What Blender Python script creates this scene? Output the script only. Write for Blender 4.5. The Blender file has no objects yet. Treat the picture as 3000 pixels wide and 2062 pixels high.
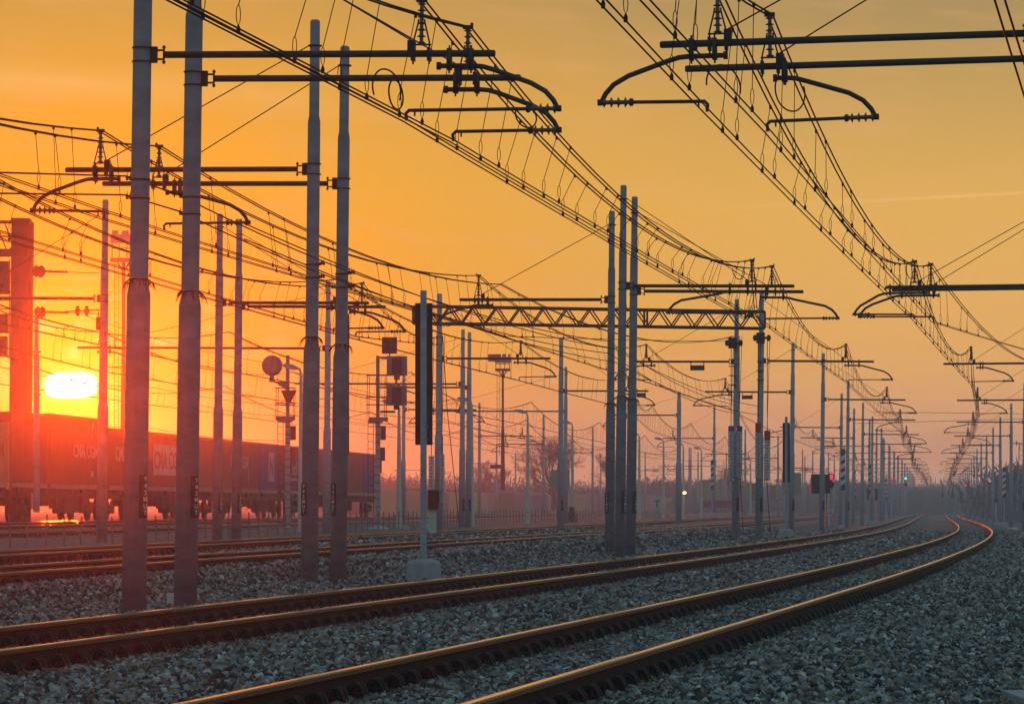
import bpy, math, random
import numpy as np
from mathutils import Vector, Matrix
R = math.radians
rnd = random.Random(7)
SC = bpy.context.scene
COL = SC.collection

# ------------------------------------------------------------------ camera
F = 11160.0          # focal length in photograph pixels (3000 wide)
HOR = 1490.0         # horizon row
HC = 0.974           # camera height above the rail heads (z = 0)
cam = bpy.data.cameras.new("camera")
cam.sensor_width = 36.0
cam.lens = F / 3000.0 * 36.0
cam.shift_y = (HOR - 1031.0) / 3000.0
cam.clip_start = 0.5
cam.clip_end = 9000.0
camo = bpy.data.objects.new("camera", cam)
camo.location = (0, 0, HC)
camo.rotation_euler = (R(90), 0, 0)
COL.objects.link(camo)
SC.camera = camo
SC.view_settings.view_transform = 'Standard'
SC.view_settings.look = 'None'
SC.view_settings.exposure = 0.0
SC.view_settings.gamma = 1.0
try:
    SC.cycles.max_bounces = 4
    SC.cycles.diffuse_bounces = 2
    SC.cycles.glossy_bounces = 2
    SC.cycles.volume_bounces = 0
    SC.cycles.use_denoising = True
    SC.render.use_motion_blur = False
except Exception:
    pass

def P(px, py, Y):
    return Vector(((px - 1500.0) / F * Y, Y, HC + (HOR - py) / F * Y))

def s2l(c):
    out = []
    for v in c:
        v /= 255.0
        out.append(v / 12.92 if v <= 0.04045 else ((v + 0.055) / 1.055) ** 2.4)
    return (out[0], out[1], out[2], 1.0)

# ------------------------------------------------------------------ sun
SUN_AZ = math.atan((208 - 1500) / F)
SUN_EL = math.atan((HOR - 1131) / F)
sd = Vector((math.sin(SUN_AZ) * math.cos(SUN_EL), math.cos(SUN_AZ) * math.cos(SUN_EL), math.sin(SUN_EL)))
sl = bpy.data.lights.new("sun", 'SUN')
sl.energy = 2.5
sl.angle = R(0.53)
sl.color = (1.0, 0.055, 0.0)
so = bpy.data.objects.new("sun", sl)
so.rotation_euler = sd.to_track_quat('Z', 'Y').to_euler()
so.location = (-30, 200, 40)
COL.objects.link(so)

# ------------------------------------------------------------------ world sky
W = bpy.data.worlds.new("World")
SC.world = W
W.use_nodes = True
nt = W.node_tree
nt.nodes.clear()
class NB:
    """small helper for node graphs"""
    def __init__(s, t): s.t = t
    def n(s, k, **kw):
        o = s.t.nodes.new(k)
        for a, b in kw.items(): setattr(o, a, b)
        return o
    def link(s, a, b): s.t.links.new(a, b)
    def setin(s, sock, v):
        if isinstance(v, bpy.types.NodeSocket): s.t.links.new(v, sock)
        else: sock.default_value = v
    def m(s, op, a, b=None, c=None, clamp=False):
        o = s.n('ShaderNodeMath', operation=op); o.use_clamp = clamp
        s.setin(o.inputs[0], a)
        if b is not None: s.setin(o.inputs[1], b)
        if c is not None: s.setin(o.inputs[2], c)
        return o.outputs[0]
    def mix(s, f, a, b, kind='MIX'):
        o = s.n('ShaderNodeMix', data_type='RGBA', blend_type=kind)
        s.setin(o.inputs[0], f); s.setin(o.inputs[6], a); s.setin(o.inputs[7], b)
        return o.outputs[2]
    def ramp(s, f, stops, interp='LINEAR'):
        o = s.n('ShaderNodeValToRGB'); e = o.color_ramp.elements
        o.color_ramp.interpolation = interp
        while len(e) > 1: e.remove(e[-1])
        e[0].position = stops[0][0]; e[0].color = stops[0][1]
        for p, c in stops[1:]:
            q = e.new(p); q.color = c
        s.setin(o.inputs[0], f)
        return o.outputs[0]
    def noise(s, vec, scale, detail=3, rough=0.5):
        o = s.n('ShaderNodeTexNoise'); s.setin(o.inputs['Vector'], vec)
        o.inputs['Scale'].default_value = scale; o.inputs['Detail'].default_value = detail
        o.inputs['Roughness'].default_value = rough
        return o.outputs['Fac']
b = NB(nt)
tc = b.n('ShaderNodeTexCoord')
sx = b.n('ShaderNodeSeparateXYZ'); b.link(tc.outputs['Generated'], sx.inputs[0])
X, Y, Z = sx.outputs
el = b.m('ARCSINE', b.m('MAXIMUM', b.m('MINIMUM', Z, 1.0), -1.0))
az = b.m('ARCTAN2', X, Y)
eldeg = b.m('MULTIPLY', el, 57.2958)
azdeg = b.m('MULTIPLY', az, 57.2958)
elv = b.m('MULTIPLY', eldeg, 1 / 90.0)
base = b.ramp(elv, [(0.0, s2l((236, 186, 160))), (0.9 / 90, s2l((250, 180, 128))), (2.3 / 90, s2l((246, 182, 92))),
                    (4.6 / 90, s2l((230, 178, 84))), (7.6 / 90, s2l((170, 142, 88))), (14 / 90, s2l((116, 118, 112))),
                    (35 / 90, s2l((118, 146, 160))), (1.0, s2l((122, 152, 170)))])
# away from the sun the whole sky turns to a cold dusk blue
cosd = b.m('ADD', b.m('ADD', b.m('MULTIPLY', X, sd.x), b.m('MULTIPLY', Y, sd.y)), b.m('MULTIPLY', Z, sd.z))
ang = b.m('MULTIPLY', b.m('ARCCOSINE', b.m('MINIMUM', cosd, 0.999999)), 57.2958)
backf = b.m('MULTIPLY', b.m('SUBTRACT', ang, 25.0), 1 / 80.0, clamp=True)
base = b.mix(backf, base, s2l((116, 160, 178)))
# warm glow round the sun
daz = b.m('SUBTRACT', azdeg, math.degrees(SUN_AZ))
delv = b.m('SUBTRACT', eldeg, math.degrees(SUN_EL))
dd = b.m('SQRT', b.m('ADD', b.m('POWER', daz, 2.0), b.m('MULTIPLY', b.m('POWER', delv, 2.0), 1.2)))
# pow() of a negative number is undefined, so square by multiplying
dd = b.m('SQRT', b.m('ADD', b.m('MULTIPLY', daz, daz), b.m('MULTIPLY', b.m('MULTIPLY', delv, delv), 2.0)))
glow = b.ramp(b.m('MULTIPLY', dd, 1 / 16.0), [(0.0, s2l((240, 165, 0))), (1.2 / 16, s2l((240, 165, 0))), (3.0 / 16, s2l((242, 167, 0))),
                                          (5.5 / 16, s2l((236, 168, 0))), (1.0, s2l((236, 172, 70)))])
gf = b.ramp(b.m('MULTIPLY', dd, 1 / 16.0), [(0.0, (1, 1, 1, 1)), (2.5 / 16, (1, 1, 1, 1)), (5.0 / 16, (.85, .85, .85, 1)),
                                       (7.5 / 16, (.6, .6, .6, 1)), (12.0 / 16, (.10, .10, .10, 1)), (1.0, (0, 0, 0, 1))])
# orange band low over the horizon
low = b.m('SUBTRACT', 1.0, b.m('MULTIPLY', eldeg, 1 / 2.4), clamp=True)
lowc = b.mix(b.m('MULTIPLY', b.m('MULTIPLY', dd, 1 / 9.0, clamp=True), 1.0), s2l((255, 172, 20)), s2l((246, 160, 120)))
notnear = b.m('SUBTRACT', b.m('MULTIPLY', dd, 1 / 3.5), 0.35, clamp=True)
glow2 = b.mix(b.m('MULTIPLY', b.m('MULTIPLY', low, notnear), 0.8), glow, lowc)
sky = b.mix(gf, base, glow2)
# high haze streaks and small clouds
comb = b.n('ShaderNodeCombineXYZ')
b.link(b.m('MULTIPLY', azdeg, 0.5), comb.inputs[0]); b.link(b.m('MULTIPLY', b.m('ADD', eldeg, b.m('MULTIPLY', azdeg, 0.07)), 2.6), comb.inputs[1])
st = b.noise(comb.outputs[0], 0.9, 5, 0.6)
stf = b.m('MULTIPLY', b.m('SUBTRACT', st, 0.5, clamp=True), 2.6, clamp=True)
cirr = b.m('MULTIPLY', b.m('SUBTRACT', 1.0, b.m('MULTIPLY', b.m('ABSOLUTE', b.m('ADD', b.m('SUBTRACT', eldeg, 6.38), b.m('MULTIPLY', b.m('ADD', azdeg, 7.5), 0.05))), 2.6), clamp=True),
           b.m('MULTIPLY', b.m('SUBTRACT', 0.0, b.m('ADD', azdeg, 1.5)), 0.25, clamp=True))
sky = b.mix(b.m('MULTIPLY', cirr, b.m('MULTIPLY', st, 1.1)), sky, s2l((238, 186, 96)))
sky = b.mix(b.m('MULTIPLY', stf, 0.45), sky, s2l((236, 176, 112)))
# puffs near the sun
comb2 = b.n('ShaderNodeCombineXYZ')
b.link(b.m('MULTIPLY', azdeg, 1.3), comb2.inputs[0]); b.link(b.m('MULTIPLY', eldeg, 3.6), comb2.inputs[1])
pf = b.noise(comb2.outputs[0], 1.15, 5, 0.62)
pmask = b.m('MULTIPLY', b.m('SUBTRACT', 1.0, b.m('MULTIPLY', b.m('ABSOLUTE', b.m('SUBTRACT', eldeg, 2.4)), 0.45), clamp=True),
            b.m('SUBTRACT', 1.0, b.m('MULTIPLY', dd, 1 / 4.2), clamp=True))
pff = b.m('MULTIPLY', b.m('MULTIPLY', b.m('SUBTRACT', pf, 0.50, clamp=True), 8.0, clamp=True), pmask)
sky = b.mix(pff, sky, s2l((252, 204, 130)))
band = b.m('MULTIPLY', b.m('MULTIPLY', b.m('SUBTRACT', b.noise(comb.outputs[0], 1.7, 4, .55), 0.47, clamp=True), 5.0, clamp=True), b.m('SUBTRACT', 1.0, b.m('MULTIPLY', eldeg, 1 / 3.2), clamp=True))
sky = b.mix(b.m('MULTIPLY', band, 0.42), sky, s2l((236, 138, 30)))
# contrail on the right
cl = b.m('SUBTRACT', eldeg, b.m('ADD', 4.50, b.m('MULTIPLY', b.m('SUBTRACT', azdeg, 3.0), 0.042)))
clf = b.m('MULTIPLY', b.m('SUBTRACT', 1.0, b.m('MULTIPLY', b.m('ABSOLUTE', cl), 28.0), clamp=True), b.m('MULTIPLY', b.m('SUBTRACT', azdeg, 2.2), 0.22, clamp=True))
sky = b.mix(b.m('MULTIPLY', clf, 0.6), sky, s2l((246, 196, 122)))
# the blown-out sun, spread sideways by thin cloud
ex = b.m('MULTIPLY', daz, 1 / 0.375); ey = b.m('MULTIPLY', b.m('ADD', delv, b.m('MULTIPLY', daz, -0.02)), 1 / 0.185)
p4 = b.m('ADD', b.m('POWER', b.m('ABSOLUTE', ex), 3.6), b.m('POWER', b.m('ABSOLUTE', ey), 3.0))
halo = b.m('MULTIPLY', b.m('SUBTRACT', 3.6, p4), 1 / 3.0, clamp=True)
sky = b.mix(b.m('MULTIPLY', halo, 0.75), sky, (1.0, 0.62, 0.22, 1))
disc = b.m('MULTIPLY', b.m('SUBTRACT', 1.25, p4), 2.2, clamp=True)
sky = b.mix(disc, sky, (6.0, 5.6, 5.0, 1))
bg = b.n('ShaderNodeBackground'); b.link(sky, bg.inputs[0]); bg.inputs[1].default_value = 1.06
wo = b.n('ShaderNodeOutputWorld'); b.link(bg.outputs[0], wo.inputs[0])

# ------------------------------------------------------------------ materials
def mat(name, col, rough=0.8, metal=0.0, var=0.0, scale=4.0, bump=0.0, bscale=30.0, stretch=(1, 1, 1), spec=0.4, col2=None, emis=None, dirt=None):
    m = bpy.data.materials.new(name); m.use_nodes = True
    t = m.node_tree; p = t.nodes['Principled BSDF']; q = NB(t)
    p.inputs['Roughness'].default_value = rough
    p.inputs['Metallic'].default_value = metal
    p.inputs['Specular IOR Level'].default_value = spec
    c = (col[0], col[1], col[2], 1)
    tcd = q.n('ShaderNodeTexCoord'); mp = q.n('ShaderNodeMapping')
    mp.inputs['Scale'].default_value = stretch
    q.link(tcd.outputs['Object'], mp.inputs[0])
    if var > 0:
        d = col2 if col2 else tuple(v * (1 - var) for v in col)
        nz = q.noise(mp.outputs[0], scale, 5, 0.65)
        rr = q.ramp(nz, [(0.3, (d[0], d[1], d[2], 1)), (0.7, c)])
        q.link(rr, p.inputs['Base Color'])
    else:
        p.inputs['Base Color'].default_value = c
    if bump > 0:
        nb = q.noise(mp.outputs[0], bscale, 4, 0.6)
        bp = q.n('ShaderNodeBump'); bp.inputs['Strength'].default_value = bump; bp.inputs['Distance'].default_value = 0.02
        q.link(nb, bp.inputs['Height']); q.link(bp.outputs[0], p.inputs['Normal'])
    if emis:
        p.inputs['Emission Color'].default_value = (emis[0], emis[1], emis[2], 1)
        p.inputs['Emission Strength'].default_value = emis[3]
    return m

M = {}
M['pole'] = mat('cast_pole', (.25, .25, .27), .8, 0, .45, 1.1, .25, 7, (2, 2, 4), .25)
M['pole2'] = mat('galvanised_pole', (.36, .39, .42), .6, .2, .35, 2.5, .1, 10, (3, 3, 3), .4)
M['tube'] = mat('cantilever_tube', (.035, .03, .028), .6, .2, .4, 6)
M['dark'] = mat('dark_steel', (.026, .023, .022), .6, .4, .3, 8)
M['wire'] = mat('wire_metal', (.02, .017, .015), .8, .1, spec=.2)
M['insul'] = mat('brown_insulator', (.10, .05, .035), .25, 0, spec=.6)
M['plate'] = mat('black_plate', (.02, .018, .018), .5)
M['white'] = mat('white_paint', (.62, .62, .6), .6, 0, .3, 10)
M['lampw'] = mat('cream_post', (.50, .52, .42), .6, 0, .3, 2.0, .1, 8)
M['conc'] = mat('pale_concrete', (.36, .37, .345), .9, 0, .4, 3.5, .5, 25)
M['slab'] = mat('grey_concrete', (.30, .32, .32), .9, 0, .4, 3.0, .4, 25)
M['sleeper'] = mat('sleeper_concrete', (.30, .28, .26), .9, 0, .4, 6.0, .4, 40)
M['clip'] = mat('clip_steel', (.02, .016, .014), .6, .2, spec=.25)
M['bolt'] = mat('bolt_steel', (.40, .33, .24), .3, .8)
M['rust'] = mat('rail_web', (.040, .018, .011), .85, 0, .5, 3.0, .15, 40, (6, 1, 6), .15)
M['head'] = mat('rail_head', (.97, .86, .68), .13, 1.0, .15, 30, .05, 60, (40, .6, 40))
M['headside'] = mat('rail_head_side', (.22, .145, .09), .45, .9, .55, 12, .2, 50, (30, 1, 30))
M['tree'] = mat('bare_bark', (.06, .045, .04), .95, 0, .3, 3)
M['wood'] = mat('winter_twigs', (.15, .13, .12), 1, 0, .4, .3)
M['bush'] = mat('dark_bush', (.035, .04, .03), 1, 0, .4, 3)
M['fence'] = mat('fence_post', (.16, .14, .13), .8, 0, .3, 3)
M['sage'] = mat('sage_panel', (.26, .30, .20), .7, 0, .2, 2)
M['grey'] = mat('grey_steel', (.20, .19, .18), .6, .2, .3, 4)
M['darkgrey'] = mat('weathered_column', (.085, .07, .06), .75, .1, .5, 2.5, .2, 12, (2, 2, .6), .2)
M['red'] = mat('red_paint', (.45, .03, .015), .5, 0, .3, 3)
M['blue'] = mat('blue_paint', (.04, .10, .32), .5, 0, .3, 3)
M['weight'] = mat('weight_blocks', (.46, .48, .46), .8, 0, .3, 3)
M['wagon'] = mat('wagon_steel', (.035, .028, .024), .8, .1, .5, 3)
M['wagony'] = mat('wagon_green', (.08, .085, .03), .7, .1, .5, 3)
M['wheel'] = mat('wheel_steel', (.03, .024, .02), .6, .4)
M['sill'] = mat('container_sill', (.34, .24, .20), .7, 0, .4, 4)
M['redlamp'] = mat('red_lens', (.5, 0, .02), .3, emis=(1, .012, .03, 3))
M['greenlamp'] = mat('green_lens', (0, .4, .3), .3, emis=(.03, .75, .62, 5))
M['amber'] = mat('lit_lamp', (.8, .4, .1), .3, emis=(1, .42, .08, 9))
M['rustpatch'] = mat('rusty_sheet', (.14, .065, .02), .9, 0, .5, 5)
M['stubw'] = mat('pale_stone', (.6, .6, .56), .9, 0, .3, 5, .5, 20)
M['hill'] = mat('hill_soil', (.2, .19, .17), 1, 0, .5, .05, .5, .4)

def paint(name, c):
    return mat(name, c, .65, 0, .35, 1.4, .05, 12, (1, 1, .35))
CONT = {'oxide': paint('oxide_paint', (.20, .045, .03)), 'brown': paint('brown_paint', (.20, .09, .07)),
        'navy': paint('navy_paint', (.06, .07, .20)), 'tan': paint('tan_paint', (.34, .22, .12)),
        'grey': paint('grey_paint', (.16, .15, .15)), 'ochre': paint('ochre_paint', (.45, .32, .13)),
        'plum': paint('plum_paint', (.14, .06, .08)), 'yellow': paint('yellow_paint', (.45, .36, .14)),
        'beige': paint('beige_and_sunlit_edge', (.42, .38, .30))}

def streaks(m):
    t = m.node_tree; p = t.nodes['Principled BSDF']; q = NB(t)
    src = p.inputs['Base Color'].links[0].from_socket
    tcd = q.n('ShaderNodeTexCoord'); mp = q.n('ShaderNodeMapping'); mp.inputs['Scale'].default_value = (14, 14, .7); q.link(tcd.outputs['Object'], mp.inputs[0])
    nz = q.noise(mp.outputs[0], 1.3, 5, .7)
    f = q.m('MULTIPLY', q.m('SUBTRACT', nz, .5, clamp=True), 3.2, clamp=True)
    mp2 = q.n('ShaderNodeMapping'); mp2.inputs['Scale'].default_value = (3, 3, 22); q.link(tcd.outputs['Object'], mp2.inputs[0])
    n2 = q.noise(mp2.outputs[0], 1.0, 6, .75)
    c = q.mix(q.m('MULTIPLY', q.m('SUBTRACT', n2, .48, clamp=True), 2.6, clamp=True), src, (.20, .20, .21, 1))
    c = q.mix(q.m('MULTIPLY', f, .30), c, (.17, .13, .11, 1))
    q.link(c, p.inputs['Base Color'])
streaks(M['pole']); streaks(M['pole2'])
# ballast material: stones of several greys with browns
def ballast_mat(name, stones):
    m = bpy.data.materials.new(name); m.use_nodes = True
    t = m.node_tree; p = t.nodes['Principled BSDF']; q = NB(t)
    p.inputs['Roughness'].default_value = .92; p.inputs['Specular IOR Level'].default_value = .25
    if stones:
        at = q.n('ShaderNodeAttribute'); at.attribute_name = 'tone'
        c = q.ramp(at.outputs['Fac'], [(0, (.012, .012, .01, 1)), (.28, (.04, .038, .034, 1)), (.5, (.18, .178, .168, 1)), (.74, (.34, .34, .325, 1)), (.8, (.18, .11, .055, 1)), (.88, (.24, .18, .11, 1)), (1, (.56, .56, .53, 1))])
        tcd = q.n('ShaderNodeTexCoord')
        nz = q.noise(tcd.outputs['Object'], 60, 3, .6)
        c = q.mix(q.m('MULTIPLY', q.m('SUBTRACT', 1.0, nz), .35), c, (.09, .085, .075, 1))
        ar = q.n('ShaderNodeAttribute'); ar.attribute_name = 'rust'
        c = q.mix(ar.outputs['Fac'], c, (.075, .042, .024, 1))
        q.link(c, p.inputs['Base Color'])
    else:
        tcd = q.n('ShaderNodeTexCoord')
        v = q.n('ShaderNodeTexVoronoi'); v.inputs['Scale'].default_value = 17.0
        q.link(tcd.outputs['Object'], v.inputs['Vector'])
        sp = q.n('ShaderNodeSeparateColor'); q.link(v.outputs['Color'], sp.inputs[0])
        c = q.ramp(sp.outputs[0], [(0, (.02, .02, .018, 1)), (.3, (.05, .048, .043, 1)), (.6, (.12, .118, .108, 1)), (.85, (.19, .187, .17, 1)), (.93, (.12, .085, .05, 1)), (1, (.28, .28, .26, 1))])  # bed toned dark: shade in the gaps between stones put into its colour
        big = q.noise(tcd.outputs['Object'], .12, 4, .6)
        c = q.mix(q.m('MULTIPLY', big, .35), c, (.13, .125, .10, 1))
        q.link(c, p.inputs['Base Color'])
        bp = q.n('ShaderNodeBump'); bp.inputs['Strength'].default_value = .9; bp.inputs['Distance'].default_value = .035; bp.invert = True
        q.link(v.outputs['Distance'], bp.inputs['Height']); q.link(bp.outputs[0], p.inputs['Normal'])
    return m
M['ballast'] = ballast_mat('ballast_bed', False)
M['stone'] = ballast_mat('ballast_stones', True)

# ------------------------------------------------------------------ mesh helper
class MB:
    def __init__(s): s.v = []; s.f = []; s.mi = []
    def add(s, vs, fs, mi=0):
        o = len(s.v); s.v += [tuple(v) for v in vs]
        for f in fs: s.f.append(tuple(i + o for i in f)); s.mi.append(mi)
        return s
    def box(s, c, d, mi=0, rot=None):
        hx, hy, hz = d[0] / 2, d[1] / 2, d[2] / 2
        vs = [Vector((x, y, z)) for z in (-hz, hz) for y in (-hy, hy) for x in (-hx, hx)]
        if rot is not None: vs = [rot @ v for v in vs]
        c = Vector(c); vs = [v + c for v in vs]
        return s.add(vs, [(0, 2, 3, 1), (4, 5, 7, 6), (0, 1, 5, 4), (2, 6, 7, 3), (0, 4, 6, 2), (1, 3, 7, 5)], mi)
    def path(s, pts, r, n=6, mi=0, caps=True):
        pts = [Vector(p) for p in pts]
        k = len(pts)
        rs = r if isinstance(r, (list, tuple)) else [r] * k
        vs = []; up = None
        for i, p in enumerate(pts):
            t = (pts[min(i + 1, k - 1)] - pts[max(i - 1, 0)])
            if t.length < 1e-9: t = Vector((0, 0, 1))
            t.normalize()
            if up is None:
                a = Vector((0, 0, 1)) if abs(t.z) < .9 else Vector((1, 0, 0))
                up = a.cross(t).normalized()
            else:
                up = (up - t * up.dot(t))
                up = up.normalized() if up.length > 1e-6 else t.orthogonal().normalized()
            w = t.cross(up)
            for j in range(n):
                a = 2 * math.pi * j / n
                vs.append(p + (up * math.cos(a) + w * math.sin(a)) * rs[i])
        fs = []
        for i in range(k - 1):
            for j in range(n):
                a = i * n + j; c = i * n + (j + 1) % n
                fs.append((a, c, c + n, a + n))
        if caps:
            fs.append(tuple(range(n - 1, -1, -1))); fs.append(tuple((k - 1) * n + j for j in range(n)))
        return s.add(vs, fs, mi)
    def tube(s, a, c, r, n=6, mi=0): return s.path([a, c], r, n, mi)
    def lathe(s, base, prof, n=12, mi=0, axis=(0, 0, 1)):
        ax = Vector(axis).normalized(); base = Vector(base)
        return s.path_lathe(base, ax, prof, n, mi)
    def path_lathe(s, base, ax, prof, n, mi):
        u = ax.orthogonal().normalized(); w = ax.cross(u)
        vs = []
        for (h, r) in prof:
            for j in range(n):
                a = 2 * math.pi * j / n
                vs.append(base + ax * h + (u * math.cos(a) + w * math.sin(a)) * r)
        fs = []
        for i in range(len(prof) - 1):
            for j in range(n):
                a = i * n + j; c = i * n + (j + 1) % n
                fs.append((a, c, c + n, a + n))
        fs.append(tuple(range(n - 1, -1, -1))); fs.append(tuple((len(prof) - 1) * n + j for j in range(n)))
        return s.add(vs, fs, mi)
    def mesh(s, name, mats, smooth=False):
        me = bpy.data.meshes.new(name); me.from_pydata(s.v, [], s.f)
        if not isinstance(mats, (list, tuple)): mats = [mats]
        for m in mats: me.materials.append(m)
        if len(mats) > 1: me.polygons.foreach_set('material_index', s.mi)
        if smooth: me.polygons.foreach_set('use_smooth', [len(f) == 4 for f in s.f])
        me.update()
        return me
    def build(s, name, mats, parent=None, smooth=False, loc=None):
        return link(name, s.mesh(name, mats, smooth), parent, loc)

def link(name, me, parent=None, loc=None):
    o = bpy.data.objects.new(name, me); COL.objects.link(o)
    if parent: o.parent = parent
    if loc is not None: o.location = loc
    return o
def tag(o, label, cat, group=None, kind=None):
    if label: o['label'] = label
    if cat: o['category'] = cat
    if group: o['group'] = group
    if kind: o['kind'] = kind
    return o
def thing(name, label, cat, loc, group=None, rot=None):
    o = bpy.data.objects.new(name, None); COL.objects.link(o)
    o.location = loc
    if rot is not None: o.rotation_euler = rot
    o.empty_display_size = .3
    return tag(o, label, cat, group)
def insul_prof(L, r0, r1, k):
    p = [(0, r0)]
    for i in range(k):
        a = L * (i + .25) / k
        p += [(a, r0), (a + L * .12 / k, r1), (a + L * .42 / k, r0)]
    return p + [(L, r0)]

# ------------------------------------------------------------------ track alignment
KY = np.array([-60, -20, 10, 20, 30, 45, 65, 90, 120, 160, 210, 280, 380, 520, 750, 1000, 3000.])
KX = np.array([-19.1, -12.4, -7.435, -5.785, -4.131, -1.681, 1.483, 5.224, 9.458, 14.696, 20.653, 28.518, 39.597, 55.349, 81.216, 109.095, 330.])
KZ = np.array([-.07, -.07, -.074, -.061, -.048, -.026, -.008, .009, .019, .024, .022, .022, .03, .03, .02, -.02, -.05])
def hermite(K, V, y):
    y = np.asarray(y, float)
    m = np.gradient(V, K); i = np.clip(np.searchsorted(K, y) - 1, 0, len(K) - 2)
    h = K[i + 1] - K[i]; t = (y - K[i]) / h
    return (2*t**3-3*t**2+1)*V[i] + (t**3-2*t**2+t)*h*m[i] + (-2*t**3+3*t**2)*V[i+1] + (t**3-t**2)*h*m[i+1]
def AX(y): return hermite(KY, KX, y)
def AZ(y): return np.interp(y, KY, KZ)
def curve_fn(pts):
    K = np.array([p[0] for p in pts]); V = np.array([p[1] for p in pts])
    return lambda y: hermite(K, V, y)
CX = curve_fn([(-60, -24.5), (20, -11.4), (55.5, -6.75), (64.8, -5.75), (77.8, -4.1), (93.6, -2.2), (110, -.1), (136, 3.2), (152, 5.3), (200, 10.9), (272, 18.6), (380, 30.3), (520, 46), (750, 72), (1000, 100), (3000, 320)])
DX = curve_fn([(-60, -30), (20, -15.8), (69, -8.55), (81, -7.35), (99.6, -5.5), (123, -2.6), (160, 1.6), (209, 6.6), (246, 10.2), (300, 15.6), (380, 24.6), (520, 40.), (750, 66), (1000, 93), (3000, 312)])
EXf = curve_fn([(-60, -37), (60, -21.6), (102, -15.4), (136, -12.6), (184, -8.5), (240, -3.5), (300, 2.6), (400, 13), (600, 35), (1000, 77), (3000, 290)])
TXf = curve_fn([(-60, -41.4), (100, -24.15), (166, -17.02), (240, -9.03), (300, -2.5), (400, 8.4), (600, 30), (1000, 72), (3000, 285)])
ZC, ZD, ZE, ZT = .144, .224, .32, .48
def slope(fn, y): return float((fn(y + 1.0) - fn(y - 1.0)) / 2.0)

# ------------------------------------------------------------------ ground
VP = np.array([-600, -60, -35, -28, -21, -16.5, -11.3, -9.4, -5.25, -4.7, -3.4, -1.95, 6.65, 9.6, 14, 60, 500.])
VZ = np.array([.5, .36, .29, .28, .13, .06, .05, -.03, -.03, -.26, -.33, -.20, -.20, -.82, -.95, -1.2, -1.4])
def gz(v, y): return float(np.interp(v, VP, VZ) + AZ(y))
def gzx(x, y): return gz(x - float(AX(y)), y)

ys = np.concatenate([np.arange(-30, 14, 4.), np.arange(14, 60, .35), np.arange(60, 140, 1.5), np.arange(140, 400, 6.), np.geomspace(400, 3000, 60)])
vs_ = np.concatenate([[-600, -300, -150, -90, -60, -45], np.arange(-38, -12, 1.3), np.arange(-12, 12, .3), [13, 14.5, 17, 20, 25, 32, 42, 60, 90, 150, 300, 500]])
axv = AX(ys); azv = AZ(ys)
rs = np.random.RandomState(3)
GX = axv[:, None] + vs_[None, :]
GY = np.repeat(ys[:, None], len(vs_), 1)
GZ = np.interp(vs_, VP, VZ)[None, :] + azv[:, None]
nearm = ((GY < 150) & (np.abs(GX - axv[:, None]) < 14))
bed = ((np.abs(vs_ - 0) < 1.7) | (np.abs(vs_ - 4.7) < 1.7))[None, :]
GZ = GZ + rs.uniform(-1, 1, GZ.shape) * np.where(nearm, np.where(bed, .008, .022), .03) - np.where(GY > 1050, (GY - 1050) * .0006, 0)
ny, nx = GX.shape
co = np.stack([GX, GY, GZ], -1).reshape(-1, 3)
ii = np.arange((ny - 1) * (nx - 1)); r_, c_ = ii // (nx - 1), ii % (nx - 1)
a0 = r_ * nx + c_
quads = np.stack([a0, a0 + 1, a0 + nx + 1, a0 + nx], -1)
def np_mesh(name, co, quads, m, smooth=False):
    me = bpy.data.meshes.new(name)
    k = quads.shape[1]
    me.vertices.add(len(co)); me.vertices.foreach_set('co', co.astype(np.float32).ravel())
    me.loops.add(quads.size); me.loops.foreach_set('vertex_index', quads.astype(np.int32).ravel())
    me.polygons.add(len(quads)); me.polygons.foreach_set('loop_start', np.arange(0, quads.size, k, dtype=np.int32))
    try: me.polygons.foreach_set('loop_total', np.full(len(quads), k, dtype=np.int32))
    except Exception: pass
    me.materials.append(m)
    me.update(calc_edges=True)
    if smooth: me.polygons.foreach_set('use_smooth', np.ones(len(quads), bool))
    return me
g = link('ground', np_mesh('ground', co, quads, M['ballast'], True))
g['kind'] = 'structure'

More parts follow.
